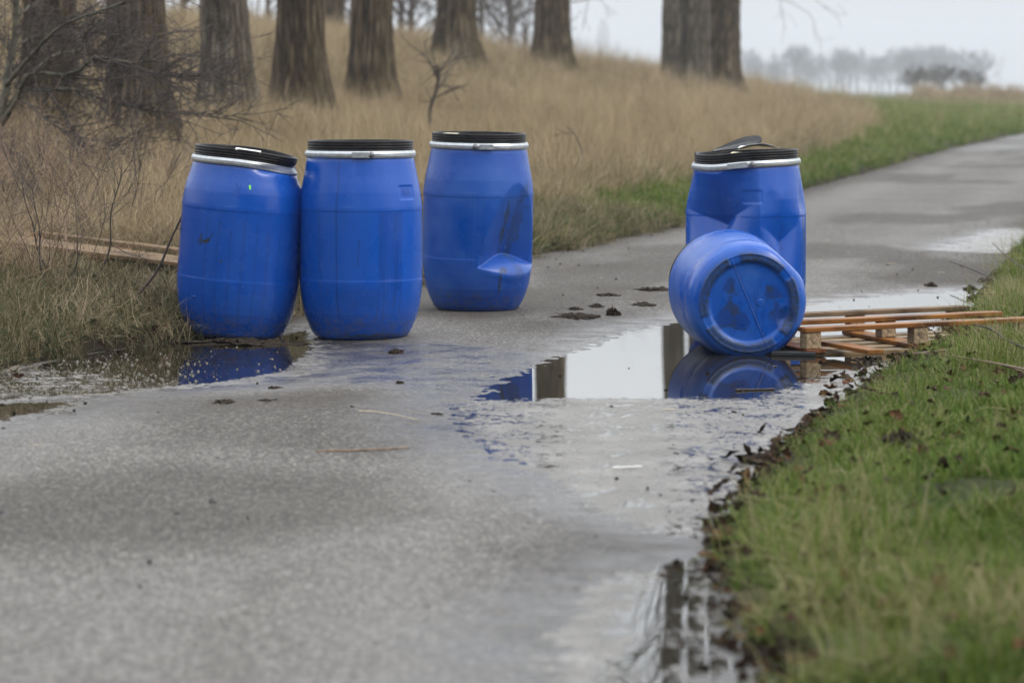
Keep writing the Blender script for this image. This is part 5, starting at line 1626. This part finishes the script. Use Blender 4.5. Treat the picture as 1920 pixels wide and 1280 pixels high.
for i, (a, b) in enumerate(LP):
    c = W(a, b); g = max(float(H(np.array([c[0]]), np.array([c[1]]))[()]) if True else 0, ZW)
    o = LEAF[i % 6].copy(); COL.objects.link(o)
    sc = 0.040 + 0.035 * rs.random()
    o.scale = (sc, sc, sc); o.location = (c[0], c[1], g + 0.004)
    o.rotation_euler = (rs.normal(0, 0.5), rs.normal(0, 0.5), rs.random() * 6.28)
    tag(o, "curled dead brown leaf at the wet edge of the right verge", 'leaf', 'dead leaves along the right verge')
# leaf litter and mud crumbs too many to count
pts, rot, scs = [], [], []
n = 2600
s = rng.uniform(-10, 6, n); r = np.abs(rng.normal(0, 0.055, n)) - 0.045
x, y = xy(s, -ROADW - r + wobR(s))
k = rng.random(n) < smooth((fbm(s * 1.2, 0 * s, seed=101) - 0.30) / 0.2)
x, y = x[k], y[k]
z = np.maximum(H(x, y), ZW) + 0.004
LC = collection("litter_leaves", [mk("litter_%d" % q, *leaf_mesh(q + 40)[:2], M['leaf'], None, True, {'c': leaf_mesh(q + 40)[2]}, link=False) for q in range(4)])
scatter("leaf_litter", LC, 4, np.stack([x, y, z], 1), rng.random(len(x)) * 6.28, 0.010 + 0.026 * rng.random(len(x)) ** 1.5, "dark crumbled leaf litter along the muddy verge edge", 'leaf litter', rng.normal(0, 0.6, len(x)), rng.normal(0, 0.6, len(x)))
# a few leaves on the green verge and under the left bank
n = 800
s = rng.uniform(-9, 3, n); r = rng.random(n) ** 1.6 * 2.4 + 0.03
x, y = xy(s, -ROADW - r)
x2, y2 = xy(rng.uniform(-4, 4, 160), np.abs(rng.normal(0.0, 0.25, 160)) + 0.02)
x, y = np.concatenate([x, x2]), np.concatenate([y, y2])
scatter("strewn_leaves", LC, 4, np.stack([x, y, H(x, y) + 0.04], 1), rng.random(len(x)) * 6.28, 0.02 + 0.035 * rng.random(len(x)), "dead leaf scraps strewn through the grass on both sides", 'leaf litter', rng.normal(0, 0.5, len(x)), rng.normal(0, 0.5, len(x)))
# grit and crumbs on the road
gm = MB(); gm.box((0, 0, 0.3), (0.5, 0.4, 0.35), 0.12); g1 = gm.build("crumb_a", M['mud'], None, True, link=False)
gm = MB(); gm.box((0, 0, 0.15), (0.6, 0.45, 0.2), 0.1); g2 = gm.build("crumb_b", M['mud'], None, True, link=False)
gm = MB(); gm.tube([(-2.5, 0, 0.1), (-1, 0.2, 0.25), (1, -0.1, 0.1), (2.4, 0.3, 0.2)], 0.11, 4); g3 = gm.build("crumb_c", M['straw_bit'], None, True, link=False)
GC = collection("road_crumbs", [g1, g2, g3])
n = 1500
s = rng.uniform(-9, 14, n); t = -rng.random(n) * 3.3
edge = np.exp(-np.minimum(-t, t + 3.4) / 0.35)
k = rng.random(n) < 0.12 + 0.88 * edge
s, t = s[k], t[k]
x, y = xy(s, t)
z = np.maximum(road_z(x, y)[0], ZW)
scatter("road_crumbs", GC, 3, np.stack([x, y, z], 1), rng.random(len(x)) * 6.28, 0.004 + 0.010 * rng.random(len(x)) ** 2.5, "mud crumbs and straw bits scattered over the road edges", 'debris', idx=np.where(rng.random(len(x)) < 0.12, 2, rng.integers(0, 2, len(x))))
# foam bubbles on the left puddle
th = np.linspace(0, math.pi / 2, 5); a = np.linspace(0, 2 * math.pi, 12, endpoint=False)
Tt, A = np.meshgrid(th, a, indexing='ij')
V = np.stack([np.sin(Tt) * np.cos(A), np.sin(Tt) * np.sin(A), np.cos(Tt)], -1).reshape(-1, 3)
i, j = np.meshgrid(np.arange(4), np.arange(12), indexing='ij'); j2 = (j + 1) % 12
dome = mk("bubble", V, np.stack([i * 12 + j, (i + 1) * 12 + j, (i + 1) * 12 + j2, i * 12 + j2], -1).reshape(-1, 4), M['foam'], None, True, link=False)
n = 5200
pa, pb_ = rng.uniform(-60, 560, n), rng.uniform(648, 742, n)
pp = np.array([W(a, b, ZW) for a, b in zip(pa, pb_)])
sd = sdist(pp[:, 0], pp[:, 1], PUDW['left'])
dens = np.exp(-((pa - 130) / 190.0) ** 2) * smooth((pb_ - 652) / 50) * 0.8 + 0.03
k = (sd < -0.02) & (rng.random(n) < dens)
pp = pp[k]
BC = collection("bubbles", [dome])
scatter("foam_bubbles", BC, 1, pp, 0 * pp[:, 0], 0.0016 + 0.0062 * rng.random(len(pp)) ** 5, "small grey foam bubbles floating on the left puddle", 'foam')

# ------------------------------------------------------------------ haze
mb = MB(); mb.box((0, 1650, 38), (1000, 1850, 41)); hz = mb.build("haze", None, None)
hm = bpy.data.materials.new("haze_air"); hm.use_nodes = True
nt = hm.node_tree; nt.nodes.clear()
ho = nt.nodes.new("ShaderNodeOutputMaterial"); pv = nt.nodes.new("ShaderNodeVolumePrincipled")
pv.inputs['Color'].default_value = (0.75, 0.785, 0.84, 1)
pv.inputs['Density'].default_value = 0.00055
nt.links.new(pv.outputs[0], ho.inputs['Volume'])
hz.data.materials.append(hm)
tag(hz, "pale winter haze in the air over the land", 'haze', kind='stuff')
